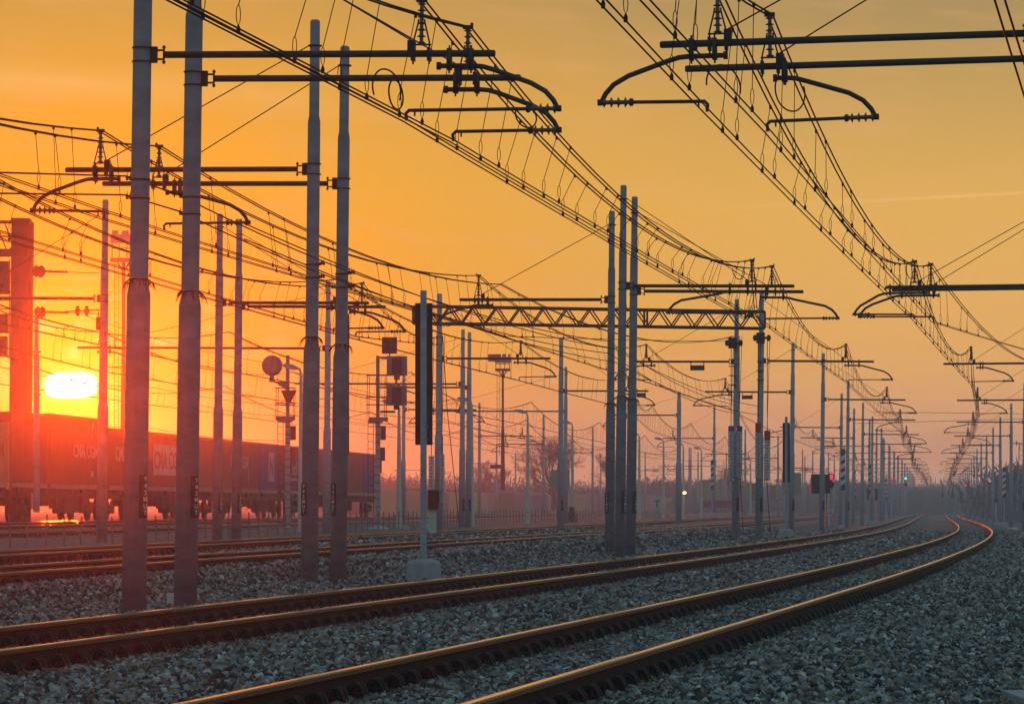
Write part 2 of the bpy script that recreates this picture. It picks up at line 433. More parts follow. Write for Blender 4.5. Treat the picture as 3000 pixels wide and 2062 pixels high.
# loose ballast stones, real geometry near the camera
def stones():
    P_, S_ = [], []
    def patch(y0, y1, dens, size, fr):
        area_n = 0
        for ya in np.arange(y0, y1, 1.0):
            w = 3000 / F * ya
            x0, x1 = -w / 2 * fr - .6, w / 2 * fr + .6
            n = int((x1 - x0) * dens)
            P_.append(np.stack([rs.uniform(x0, x1, n), rs.uniform(ya, ya + 1, n)], -1)); S_.append(size * rs.uniform(.55, 1.35, n))
    patch(15, 26, 860, .030, 1.18)
    patch(26, 40, 620, .032, 1.12)
    patch(40, 62, 360, .036, 1.08)
    patch(62, 100, 160, .045, 1.05)
    patch(100, 190, 46, .065, 1.02)
    p = np.concatenate(P_); s = np.concatenate(S_)
    v = p[:, 0] - AX(p[:, 1])
    keep = (v > -12) & (v < 16)
    # not on the rails
    for c in (-.7535, .7535, 4.67 - .7535, 4.67 + .7535):
        keep &= np.abs(v - c * 1.01) > .085
    p, s, v = p[keep], s[keep], v[keep]
    z = np.interp(v, VP, VZ) + AZ(p[:, 1])
    n = len(p)
    inbed = (np.abs(v) < 1.35) | (np.abs(v - 4.72) < 1.35)
    z += rs.uniform(-.5, .95, n) * s * np.where(inbed, .5, 1)
    cube = np.array([(x, y, zz) for zz in (-1, 1) for y in (-1, 1) for x in (-1, 1)], float)
    q = np.array([(0, 2, 3, 1), (4, 5, 7, 6), (0, 1, 5, 4), (2, 6, 7, 3), (0, 4, 6, 2), (1, 3, 7, 5)])
    V = cube[None] * rs.uniform(.32, 1.0, (n, 8, 3))
    V *= (s[:, None, None] * rs.uniform(.5, 1.05, (n, 1, 3)))
    # random rotation
    ax = rs.normal(size=(n, 3)); ax /= np.linalg.norm(ax, axis=1)[:, None]; an = rs.uniform(0, 6.28, n)
    c, sn = np.cos(an)[:, None, None], np.sin(an)[:, None, None]
    A = ax[:, None, :]
    V = V * c + np.cross(A, V) * sn + A * (np.sum(A * V, -1, keepdims=True)) * (1 - c)
    V[:, :, 0] += p[:, 0:1]; V[:, :, 1] += p[:, 1:2]; V[:, :, 2] += z[:, None]
    Q = (q[None] + (np.arange(n) * 8)[:, None, None]).reshape(-1, 4)
    me = np_mesh('ballast', V.reshape(-1, 3), Q, M['stone'])
    at = me.attributes.new('tone', 'FLOAT', 'POINT')
    at.data.foreach_set('value', np.repeat(rs.uniform(0, 1, n), 8).astype(np.float32))
    dr = np.min(np.abs(v[:, None] - np.array([-.7535, .7535, 4.72 - .7535, 4.72 + .7535])[None]), 1)
    ru = np.clip(np.exp(-(dr / .33) ** 2) * rs.uniform(.2, 1.0, n), 0, .8)
    ru = np.maximum(ru, .55 * (rs.uniform(0, 1, n) < .08))
    a2 = me.attributes.new('rust', 'FLOAT', 'POINT'); a2.data.foreach_set('value', np.repeat(ru, 8).astype(np.float32))
    o = link('ballast', me)
    return tag(o, 'loose grey crushed stone covering the ground round the near tracks', 'ballast', kind='stuff')
stones()

# ------------------------------------------------------------------ tracks
RAIL = [(-.070, -.172), (.070, -.172), (.070, -.160), (.020, -.145), (.009, -.130), (.009, -.052), (.033, -.040),
        (.036, -.012), (.026, -.002), (.0, 0.0), (-.026, -.002), (-.036, -.012), (-.033, -.040), (-.009, -.052), (-.009, -.130), (-.020, -.145), (-.070, -.160)]
HEADSEG = {8, 9}
SIDESEG = {6, 7, 10, 11}
def rail_mesh(fn, off, zz, y0, y1, zfn=None):
    yy = []
    y = y0
    while y < y1:
        yy.append(y); y += max(.5, abs(y) * .012)
    yy.append(y1)
    yy = np.array(yy)
    x = fn(yy); sl_ = np.gradient(x, yy); cc = 1 / np.sqrt(1 + sl_**2)
    zb = (AZ(yy) if zfn else 0 * yy) + zz
    n = len(RAIL); V = np.zeros((len(yy), n, 3))
    for j, (a, h) in enumerate(RAIL):
        V[:, j, 0] = x + cc * (off + a); V[:, j, 1] = yy - sl_ * cc * (off + a); V[:, j, 2] = zb + h
    fs = []; mi = []
    for i in range(len(yy) - 1):
        for j in range(n):
            fs.append((i * n + j, i * n + (j + 1) % n, (i + 1) * n + (j + 1) % n, (i + 1) * n + j)); mi.append(1 if j in HEADSEG else (2 if j in SIDESEG else 0))
    me = bpy.data.meshes.new('rail'); me.from_pydata(V.reshape(-1, 3).tolist(), [], fs)
    me.materials.append(M['rust']); me.materials.append(M['head']); me.materials.append(M['headside']); me.polygons.foreach_set('material_index', mi)
    me.update(); return me

def clip_mesh(sgn):
    m = MB()
    # bent spring clip: loops standing across the rail foot, with its screw
    for yy, r in ((-.055, 1.0), (.055, 1.0), (0, .8)):
        pts = [(sgn * (.125 - .056 * r * math.cos(math.pi * i / 10)), yy, -.180 + .098 * r * math.sin(math.pi * i / 10)) for i in range(11)]
        m.path(pts, .0135, 6, 0)
    m.lathe((sgn * .125, 0, -.19), [(0, .040), (.045, .040), (.05, .022), (.085, .020)], 8, 0)
    m.box((sgn * .125, 0, -.172), (.03, .12, .02), 0)
    m.box((sgn * .185, -.03, -.165), (.022, .022, .026), 1); m.box((sgn * .15, -.02, -.176), (.09, .03, .012), 0)
    return m.mesh('rail_clip', [M['clip'], M['bolt']])
CLIP = [clip_mesh(-1), clip_mesh(1)]
sm = MB()
# sleeper: chamfered concrete beam
def slp(mb, L=2.4):
    w, t, h = .15, .11, .12
    vs = []
    for x in (-L / 2, L / 2):
        vs += [(x, -w, -.178 - h), (x, w, -.178 - h), (x, t, -.178), (x, -t, -.178)]
    mb.add(vs, [(0, 3, 2, 1), (4, 5, 6, 7), (0, 1, 5, 4), (1, 2, 6, 5), (2, 3, 7, 6), (3, 0, 4, 7)])
slp(sm)
SLP = sm.mesh('sleeper', M['sleeper'])

def track(name, label, fn, zz, y0, y1, near=0, zfn=None, ys0=14):
    t = thing(name, label, 'railway track', (float(fn(20.)), 20., zz - .172))
    mi = Matrix.Translation(-Vector(t.location))
    for off in (-.7535, .7535):
        o = link('rail', rail_mesh(fn, off, zz, y0, y1, zfn), t); o.location = -Vector(t.location)
    n = 0
    y = ys0
    rest = MB(); restc = MB()
    while y < 260:
        s_ = slope(fn, y); a = math.atan(s_)
        zz_ = zz + (float(AZ(y)) if zfn else 0)
        cx = float(fn(y))
        if n < near:
            so_ = link('sleeper', SLP, t); so_.location = Vector((cx, y, zz_)) - t.location; so_.rotation_euler = (0, 0, -a)
            for off in (-.7535, .7535):
                for cm in CLIP: cl_ = link('rail_clip', cm, so_); cl_.location = (off, 0, 0)
        else:
            rot = Matrix.Rotation(-a, 3, 'Z'); org = Vector((cx, y, zz_)) - t.location
            if y < 170:
                rest.add([rot @ Vector(v.co) + org for v in SLP.vertices], [tuple(p.vertices) for p in SLP.polygons])
            if y < 130:
                for off in (-.7535, .7535):
                    for sg in (-1, 1):
                        c0 = rot @ Vector((off + sg * .12, 0, -.135)) + org
                        restc.box(c0, (.05, .10, .085), 0, rot)
        n += 1; y += .6
    if rest.v:
        o = rest.build('sleeper', M['sleeper'], t); o['kind'] = 'stuff'
    if restc.v:
        o = restc.build('rail_clip', M['clip'], t); o['kind'] = 'stuff'
    return t
BX = lambda y: AX(y) + 4.72
track('railway_track', 'nearest curving railway track, lowest and rightmost in view, with polished rails', BX, 0., -10, 1080, 98, True)
track('railway_track', 'second railway track from the camera, running in front of the tall near masts', AX, 0., -10, 1080, 98, True)
track('railway_track', 'third railway track from the camera, just behind the four tall near masts', CX, ZC, 20, 1080, 60, None, 46)
track('railway_track', 'fourth railway track from the camera, in front of the row of thin fence posts', DX, ZD, 20, 1080, 40, None, 55)
track('railway_track', 'sunlit railway track just behind the thin fence posts, before the freight train', EXf, ZE, 60, 1000, 0, None, 80)
track('railway_track', 'railway track under the wheels of the freight train', TXf, ZT, 80, 1000, 0, None, 100)
track('railway_track', 'farthest yard track with gold rails between the fence and the far row of containers',
      lambda y: EXf(y) - 4.4, .42, 120, 900, 0, None, 260)

# ------------------------------------------------------------------ masts
def seg(n, near, far): return near if n else far
_cache = {}
def cached(key, fn):
    if key not in _cache: _cache[key] = fn()
    return _cache[key]

def pole_mesh(H, near, rr=(.145, .112, .088), zs=(3.63, 7.43)):
    key = ('pole', round(H, 1), near, rr, zs)
    def mk():
        m = MB(); n = 20 if near else 8
        r0, r1, r2 = rr
        pr = [(-.3, r0 * 1.02), (zs[0] - .3, r0 * .98), (zs[0] - .02, r0 * .97), (zs[0] + .12, r1)]
        if H > zs[1] + .3: pr += [(zs[1] - .05, r1 * .96), (zs[1] + .05, r2), (H, r2 * .96), (H + .03, r2 * .7)]
        else: pr += [(H, r1 * .96), (H + .03, r1 * .6)]
        m.lathe((0, 0, 0), pr, n)
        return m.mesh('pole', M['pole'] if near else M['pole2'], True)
    return cached(key, mk)

def text_mesh(body, size, m, name='writing', ext=.002):
    cu = bpy.data.curves.new('t', 'FONT'); cu.body = body; cu.size = size; cu.extrude = ext
    cu.align_x = 'CENTER'; cu.resolution_u = 3; cu.offset = size * .022
    o = bpy.data.objects.new('t', cu); COL.objects.link(o)
    dg = bpy.context.evaluated_depsgraph_get()
    me = bpy.data.meshes.new_from_object(o.evaluated_get(dg))
    bpy.data.objects.remove(o)
    me.name = name; me.materials.clear(); me.materials.append(m)
    return me

def plate_mesh():
    m = MB()
    n = 5
    for i in range(n):
        a0 = -.38 + i * .76 / n; a1 = a0 + .76 / n
        r = .156
        vs = [(r * math.sin(a), -r * math.cos(a), z) for a in (a0, a1) for z in (0, .54)]
        m.add(vs, [(0, 2, 3, 1)])
        r = .163
        vs = [(r * math.sin(a), -r * math.cos(a), z) for a in (a0, a1) for z in (0, .54)]
        m.add(vs, [(0, 2, 3, 1)])
    return m.mesh('number_plate', M['plate'])

def arm_parts(par, za, L, oc, oi, reg, near, k, stayz, zc=5.75, zm=7.2, droop=0):
    """cantilever in the local x-z plane; x along the arm. reg=(a,b,c) offsets of the registration tube from the contact point"""
    n = 8 if near else 5
    rt = .043 if near else .046
    m = MB(); m.tube((.27, 0, za), (L, 0, za), rt, 12 if near else 6)
    m.path([(L - .01, 0, za), (L + .015, 0, za)], [rt, rt * .8], n)
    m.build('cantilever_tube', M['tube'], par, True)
    m = MB()
    for dz in (-.085, .085):
        m.lathe((0, 0, za + dz - .009), [(0, .128), (.018, .128)], 14 if near else 8)
    m.box((.155, 0, za), (.07, .06, .20)); m.box((.22, 0, za + .055), (.12, .04, .022)); m.box((.22, 0, za - .055), (.12, .04, .022)); m.box((.125, 0, za), (.08, .05, .20))
    m.tube((.275, 0, za - .115), (.275, 0, za + .115), .013, 6); m.lathe((.275, 0, za - .10), [(0, .026), (.02, .026)], 6); m.lathe((.275, 0, za + .08), [(0, .026), (.02, .026)], 6)
    m.build('mast_clamp', M['dark'], par)
    # post insulator carrying the messenger
    m = MB()
    if near:
        for sx in (-.1, .1):
            m.path([(oi + sx, 0, za + .04), (oi + sx, 0, za + .14), (oi + sx * .45, 0, za + .36), (oi + sx * .35, 0, za + .42)], .011, 5)
            m.box((oi + sx, 0, za - .01), (.035, .15, .16))
            m.tube((oi + sx, .0, za - .13), (oi + sx, 0, za + .12), .012, 5)
        m.box((oi, 0, za + .11), (.24, .03, .02))
        m.lathe((oi, 0, za + .10), insul_prof(zm - za - .10, .024, .058, 7), 10, 1)
        m.box((oi, 0, zm), (.13, .05, .05)); m.box((oi + .05, 0, zm + .03), (.03, .05, .05))
    else:
        m.tube((oi - .09, 0, za + .04), (oi, 0, za + .38), .016, 4); m.tube((oi + .09, 0, za + .04), (oi, 0, za + .38), .016, 4)
        m.lathe((oi, 0, za + .1), [(0, .025), (.2, .05), (zm - za - .1, .035)], 6, 1)
        m.box((oi, 0, zm), (.1, .05, .05))
    m.build('post_insulator', [M['dark'], M['insul']], par)
    # registration tube
    a_, b_, c_ = reg
    x0, x1, x2 = oc + k * a_, oc + k * b_, oc + k * c_
    zr = za - .15; ze = za - .67
    m = MB()
    mid = [(x0, 0, zr), (x1 - k * .12, 0, zr), (x1, 0, zr - .01), (x1 + k * .14, 0, zr - .05), (x2 - k * .33, 0, ze + .31), (x2 - k * .15, 0, ze + .21), (x2 - k * .05, 0, ze + .10), (x2, 0, ze)]
    m.path(mid, .031 if near else .03, n)
    for xx in (x0 + k * .1, x1 - k * .15):
        m.box((xx, 0, za - .07), (.05, .13, .26)); m.tube((xx, 0, za - .24), (xx, 0, za + .1), .012, 5)
    m.box((x0 - k * .03, 0, zr), (.05, .06, .09))
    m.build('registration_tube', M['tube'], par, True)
    # steady arm with its insulator
    m = MB()
    xi = x2 - k * .34
    zt = zc + .13
    sl_ = (zt - ze) / abs(x2 - oc); dv = Vector((-k, 0, sl_)).normalized()
    m.path_lathe(Vector((x2, 0, ze)), dv, insul_prof(.34, .026, .068, 4), 10 if near else 6, 1)
    m.box((x2 + k * .01, 0, ze), (.07, .07, .07))
    m.lathe((x2 - k * .36, 0, ze + sl_ * .36 - .045), [(0, .02), (.03, .035), (.06, .035), (.09, .02)], 8)
    m.path([(x2 - k * .30, 0, ze + sl_ * .30), (oc + k * .1, 0, zt), (oc + k * .03, 0, zt), (oc - k * .01, 0, zt - .04), (oc, 0, zc + .03)], .022 if near else .019, n)
    m.box((oc, 0, zc + .03), (.03, .05, .05))
    if near: m.path([(oc + k * .1, 0, zt), (oc + k * .1, 0, zc + .06)], .012, 5)
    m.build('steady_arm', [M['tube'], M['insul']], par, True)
    # stay rod from the mast head to the arm
    m = MB()
    xs = oi - .12
    m.tube((.1, 0, stayz), (xs, 0, za + .16), .010 if near else .009, 5)
    m.box((xs, 0, za + .06), (.09, .10, .20))
    m.lathe((0, 0, stayz - .012), [(0, .12), (.024, .12)], 8)
    m.build('stay_rod', M['dark'], par)

GROUP_A = 'catenary masts between the second and third track'
GROUP_B = 'catenary masts along the right of the near tracks'
GROUP_Y = 'catenary masts in the yard beyond the fence'
PLATE = plate_mesh()
PLTXT = None
def make_mast(label, x, y, zb, H, arms, lean=.012, heading=0., group=GROUP_A, rr=(.145, .112, .088), plate=0, fringe=False, zs=None, za_abs=6.57, extra=None, scale=1.0):
    """arms: list of dict(side, L, oc, oi, reg, k)"""
    near = y < 112
    q = Matrix.Rotation(lean, 4, 'Y')
    t = thing('catenary_mast', label, 'railway mast', (x, y, zb), group, q.to_euler())
    zs = zs or (3.63, 7.43)
    zl = (zs[0] - zb, zs[1] - zb)
    link('pole', pole_mesh(round(H - zb, 1), near, rr, (round(zl[0], 1), round(zl[1], 1))), t)
    for a in arms:
        d = math.atan(heading)
        ang = -d if a['side'] > 0 else math.pi - d
        arm = bpy.data.objects.new('cantilever', None); COL.objects.link(arm); arm.parent = t; arm.rotation_euler = (0, 0, ang)
        arm_parts_j(arm, t, a, near, za_abs - zb, H - zb)
    if plate and y < 260:
        pz = (HC + (HOR - 1536) / F * 47) - .0
        o = link('number_plate', PLATE, t); o.location = (0, 0, .86 - zb); o.rotation_euler = (0, 0, plate)
        if y < 110:
            for i, ch in enumerate('Y42MUT'):
                w = link('plate_letter', cached(('ch', ch), lambda: text_mesh(ch, .082, M['white'], 'plate_letter')), o)
                w.location = (.02, -.170, .455 - i * .083); w.rotation_euler = (R(90), 0, 0)
    if fringe:
        m = MB()
        rb = rr[1] * 1.05
        for i in range(34):
            an = rnd.uniform(0, 6.28); l = rnd.uniform(.05, .13)
            c = Vector((math.cos(an), math.sin(an), 0))
            z0 = zl[0] + .17
            tw = Vector((-c.y, c.x, 0)) * rnd.uniform(-.04, .04)
            m.path([c * rb + Vector((0, 0, z0)), c * (rb + l * .5) + tw + Vector((0, 0, z0 - l * .4)), c * (rb + l * .8) + tw * 2 + Vector((0, 0, z0 - l * 1.3))], [.008, .006, .002], 4)
        m.path([(rb * math.cos(a * .6), rb * math.sin(a * .6), zl[0] + .17) for a in range(12)], .01, 5)
        m.build('anti_climb_fringe', M['dark'], t)
    return t

def arm_parts_j(arm, t, a, near, za, H):
    # build arm parts with vertices baked into the mast's own frame, so the arm needs no empty of its own
    before = set(COL.objects)
    arm_parts(arm, za, a['L'], a['oc'], a['oi'], a['reg'], near, a['k'], H - .35 if a.get('stay') is None else a['stay'], zc=za - .82 + a.get('dzc', 0), zm=za + .65)
    mtx = Matrix.Rotation(arm.rotation_euler.z, 4, 'Z')
    for ch in [o for o in COL.objects if o.parent == arm]:
        ch.data.transform(mtx); ch.parent = t
    bpy.data.objects.remove(arm)

OUT = (-.15, .40, 1.35)
def A_(side, L, oc, oi, k=1, reg=OUT, **kw):
    d = dict(side=side, L=L, oc=oc, oi=oi, k=k, reg=reg); d.update(kw); return d

def gb(x, y): return gzx(x, y) - .02
SUP = {'A1': [], 'A2': [], 'B1': [], 'B2': [], 'C1': [], 'C2': [], 'D1': [], 'D2': []}
def mastpx(label, px, Y, Htop, arms, lean=.012, fn=None, runs=(), **kw):
    x = (px - 1500) / F * Y
    s_ = slope(fn or AX, Y)
    zb = gb(x, Y)
    t = make_mast(label, x, Y, zb, Htop, arms, lean=lean, heading=s_, **kw)
    # record the wire support points in the world
    za = kw.get('za_abs', 6.57)
    for a, r in zip(arms, runs):
        if r is None: continue
        dx = a['side']; d = Vector((math.cos(math.atan(s_)), -math.sin(math.atan(s_)), 0)) * dx
        q = Matrix.Rotation(lean, 3, 'Y')
        base = Vector((x, Y, zb))
        cp = base + q @ (d * a['oc'] + Vector((0, 0, za - .82 + a.get('dzc', 0) - zb)))
        mp = base + q @ (d * a['oi'] + Vector((0, 0, za + .65 - zb)))
        SUP[r].append((cp, mp))
    return t

LN = .015
RR1 = (.150, .118, .092)
mastpx('tallest grey mast at left, nearest the camera, its arm highest', 392, 47.0, 9.0, [A_(1, 4.4, 3.33, 3.5, 1, (.42, .94, 1.86))], LN, runs=['A1'], rr=RR1, plate=.75, fringe=True)
mastpx('second tall near mast from the left, its top out of the frame', 543, 49.6, 9.0, [A_(1, 4.3, 3.45, 3.62, 1, (-.08, .45, 1.36))], LN, runs=['A2'], rr=RR1, plate=.75, fringe=True)
mastpx('third of the four tall near masts, capped top in view, arm to the left', 906, 62.8, 8.95, [A_(-1, 4.2, 3.55, 3.62, 1, (-.22, .30, 1.22))], .0105, runs=['C1'], rr=(.14, .108, .084), plate=-.75, fringe=True)
mastpx('fourth tall near mast from the left, slightly shorter than its neighbour, arm to the left', 991, 65.6, 8.95, [A_(-1, 4.25, 3.15, 3.26, -1, (.07, .42, 1.48))], .0125, runs=['C2'], rr=(.14, .108, .084), plate=-.75, fringe=True)
mastpx('leftmost and shortest of the bundle of three masts in the middle', 1786, 102.0, 8.92, [A_(-1, 4.1, 3.45, 3.6, 1, (-.2, .3, 1.3))], .007, runs=['C1'], rr=(.125, .10, .08), plate=-.7, fringe=True)
mastpx('middle and tallest of the bundle of three masts in the middle', 1816, 95.7, 9.1, [A_(1, 4.3, 3.1, 3.25, -1, (-.15, .55, 1.95))], .010, runs=['A1'], rr=(.13, .104, .082), plate=.6, fringe=True)
mastpx('rightmost of the bundle of three masts in the middle', 1847, 98.0, 8.93, [A_(1, 4.35, 3.4, 3.55, 1, (-.1, .6, 1.85))], .012, runs=['A2'], rr=(.13, .104, .082), plate=.7, fringe=True)
# masts of the gantry group
mastpx('mast before the right end of the lattice beam, two blue topped weight stacks on it', 2155, 145.0, 8.95, [A_(-1, 3.95, 3.3, 3.45, 1)], .005, runs=['C1'], rr=(.14, .11, .085), plate=.5)
mastpx('mast carrying the right end of the lattice gantry, red topped weight stacks on it', 2223, 144.2, 9.2, [A_(1, 4.25, 3.3, 3.2, 1, (-.1, .55, 1.65))], .012, runs=['A2'], rr=(.145, .115, .09), plate=.5)
# following supports of the same row
rowA = [(2407, 195, 'A2', 1), (2318, 183, 'C1', -1), (2481, 239, 'A2', 1), (2462, 263, 'C1', -1), (2525, 286, 'A2', 1), (2499, 302, 'C1', -1), (2553, 329, 'A2', 1), (2545, 341, 'C1', -1), (2580, 376, 'A2', 1), (2566, 385, 'C1', -1)]
nth = ['first', 'second', 'third', 'fourth', 'fifth', 'sixth', 'seventh', 'eighth', 'ninth', 'tenth', 'eleventh', 'twelfth']
cA = cC = 0
for px, Y, run, sd_ in rowA:
    if sd_ > 0:
        lab = 'mast with arm to the right, %s beyond the gantry beside the second track' % nth[cA]; cA += 1
    else:
        lab = 'slim mast with arm to the left, %s beyond the gantry beside the second track' % nth[cC]; cC += 1
    kk = 1 if (cA + cC) % 3 else -1
    mastpx(lab, px, Y, 8.95, [A_(sd_, 4.2, 3.2 + .15 * (-1) ** cA, 3.25, kk, (-.1, .5, 1.7) if kk > 0 else (.1, -.0 + .5, 1.6))], .010, runs=[run], rr=(.13, .105, .085), plate=.6)
Y = 424
while Y < 1000:
    for run, sd_, dy in (('A2', 1, 0), ('C1', -1, 9)):
        yy = Y + dy
        x = float(AX(yy)) - (3.3 if Y < 600 else 3.2)
        mastpx('tiny hazy mast far down the row left of the two near tracks', 1500 + x / yy * F, yy, 8.9, [A_(sd_, 4.2, 3.2, 3.25, 1, (-.1, .5, 1.7))], .008, runs=[run], rr=(.12, .10, .085), group='far masts of the row left of the near tracks')
    Y += 48
# right hand row
mastpx('mast just outside the right edge holding the highest horizontal tube', 3092, 44.8, 9.0, [A_(-1, 4.58, 4.04, 3.90, 1, (-.2, .33, 1.27))], -.012, runs=['B1'], group=GROUP_B, rr=RR1, plate=-.6)
mastpx('mast just outside the right edge holding the second highest horizontal tube', 3108, 47.3, 9.0, [A_(-1, 4.59, 3.57, 3.53, -1, (.13, .36, 1.35))], -.012, runs=['B2'], group=GROUP_B, rr=RR1, plate=-.6)
mastpx('mast outside the right edge holding the left one of two close tubes at mid height', 3118, 95.4, 9.0, [A_(-1, 4.4, 3.72, 3.70, 1, (-.35, .75, 1.5))], -.004, runs=['B1'], group=GROUP_B)
mastpx('mast outside the right edge holding the lower of two close tubes at mid height', 3128, 96.6, 9.0, [A_(-1, 4.4, 3.36, 3.42, 1, (-.1, .95, 1.88))], -.004, runs=['B2'], group=GROUP_B)
mastpx('mast outside the right edge holding the single tube at the level of the gantry', 3100, 146.4, 9.0, [A_(-1, 4.35, 3.25, 3.3, -1, (.2, .55, 1.55))], -.003, runs=['B1'], group=GROUP_B)
mastpx('mast outside the right edge holding the tube just above the first visible right mast', 3055, 195.9, 9.0, [A_(-1, 4.35, 3.25, 3.3, -1, (.2, .55, 1.45))], -.003, runs=['B1'], group=GROUP_B)
i = 0
bpx = {246: 3001, 292.7: 2962, 337: 2930, 380: 2909, 424: 2890, 470: 2874.5, 518: 2862}
for Yb in (246, 292.7, 337, 380, 424, 470, 518):
    kk = -1 if i % 2 else 1
    mastpx('tall grey mast at the right edge, cut by the frame' if i == 0 else '%s mast from the right edge in the right hand row, arm to the left' % nth[i], bpx[Yb], Yb, 9.05,
           [A_(-1, 4.35, 3.25, 3.3, kk, (-.1, .5, 1.9) if kk > 0 else (.2, .55, 1.7))], .002, runs=['B1'], group=GROUP_B, rr=(.15, .12, .09), plate=-.6)
    i += 1
Y = 566
while Y < 1020:
    x = float(BX(Y)) + 3.4
    mastpx('tiny hazy mast far down the right hand row', 1500 + x / Y * F, Y, 8.9, [A_(-1, 4.3, 3.25, 3.3, 1 if int(Y) % 2 else -1)], .0, runs=['B1'], group='far masts of the right hand row', rr=(.12, .10, .085))
    Y += 48

# ---- yard masts (left): position, label, arms
def yard(label, px, Y, top, arms, lean=.008, runs=(), za=6.57, **kw):
    H = HC + (HOR - top) / F * Y
    return mastpx(label, px, Y, H, arms, lean, runs=runs, group=GROUP_Y, za_abs=za, rr=kw.pop('rr', (.14, .11, .085)), fn=kw.pop('fn', DX), **kw)
yard('dark red lit mast immediately right of the sun, arm to the left', 297, 101.5, 588, [A_(-1, 4.5, 3.5, 3.6, 1)], .012, rr=(.145, .112, .085))
yard('left one of the two thin masts between the near pairs, arm to the right', 636, 103.5, 627, [A_(1, 4.1, 3.15, 3.3, 1)], .009, runs=['D1'], plate=.6)
yard('right one of the two thin masts between the near pairs, arm to the right', 692, 105.4, 650, [A_(1, 4.1, 3.3, 3.45, 1)], .010, runs=['D2'], plate=.6)
yard('thin mast seen between the third and fourth near masts, long arm to the left', 956, 133, 829, [A_(-1, 8.9, 8.0, 8.1, -1), ], .008)
yard('mast standing right behind the dark double panel sign, holding the left end of the gantry', 1285, 142, 859, [A_(1, 4.15, 3.0, 3.05, 1)], .004, runs=['D1'], rr=(.16, .125, .10))
yard('left one of the slim mast pair right of the dark double panel sign', 1353, 171, 968, [A_(-1, 7.6, 6.9, 7.0, -1)], .006, plate=.5)
yard('right one of the slim mast pair right of the dark double panel sign', 1372, 176, 973, [A_(-1, 4.2, 3.3, 3.4, -1)], .006, plate=.5)
yard('mast in front of the left sage green panel, arm to the right', 1642, 181, 992, [A_(1, 4.15, 3.1, 3.2, 1)], .004, runs=['D1'], rr=(.155, .12, .10), plate=.5)
yard('shorter mast touching the one before the sage green panel', 1656, 219, 1077, [A_(-1, 8.6, 7.7, 7.8, 1)], .004)
yard('slim distant mast above the far brown containers, left of the floodlight tower', 1404, 293, 1182, [A_(1, 4.1, 3.2, 3.3, 1)], .002)
yard('slim distant mast in front of the large bare tree', 1592, 330, 1216, [A_(-1, 4.1, 3.2, 3.3, 1)], .002)
yard('slim distant mast just left of the bundle of three masts', 1736, 380, 1252, [A_(-1, 4.1, 3.2, 3.3, 1)], .002)
yard('mast right of the bundle of three masts, left of the small lit lamp', 1988, 228, 1146, [A_(-1, 4.1, 3.2, 3.3, 1)], .004, runs=[], rr=(.18, .13, .1), plate=.5)
yard('slim mast beside the striped board left of the gantry masts', 2092, 303, 1192, [A_(-1, 4.1, 3.2, 3.3, 1)], .003)
yard('thin distant mast between the two gantry masts', 2183, 389, 1258, [A_(-1, 4.1, 3.2, 3.3, 1)], .002)
yard('thin distant mast left of the second dark double panel sign', 2279, 422, 1276, [A_(-1, 4.1, 3.2, 3.3, 1)], .002)
yard('distant mast behind the tall lamp at the end of the freight train', 1181, 215, 1095, [A_(1, 4.1, 3.2, 3.3, 1)], .006, rr=(.13, .1, .08))
for px, top in ((1455, 1300), (1850, 1330), (1873, 1322), (2045, 1325), (2351, 1318), (2381, 1320), (2427, 1325), (2444, 1350), (2358, 1372), (2019, 1311), (2024, 1312), (1890, 1335), (2240, 1340), (2128, 1335), (2300, 1345), (1760, 1345), (1510, 1340), (1095, 1350), (1235, 1345)):
    Y = F * 8.0 / (HOR - top)
    if Y > 560: Y = 540 + (Y - 560) * .2
    yard('tiny hazy mast in the far yard', px, Y, HOR - F * 8.0 / Y, [A_(-1 if px % 2 else 1, 4.1, 3.2, 3.3, 1)], .001)['group'] = 'tiny far masts of the yard'
# centre, beyond the vanishing tracks
for px, Y in ((2726, 1010), (2740, 1040), (2755, 980), (2765, 1060), (2700, 1020), (2715, 940)):
    mastpx('tiny mast standing before the misty hill at the vanishing point', px, Y, HC + (HOR - 1398) / F * Y, [A_(1, 3.5, 2.6, 2.7, 1)], 0, group='masts before the misty hill', rr=(.13, .11, .09))

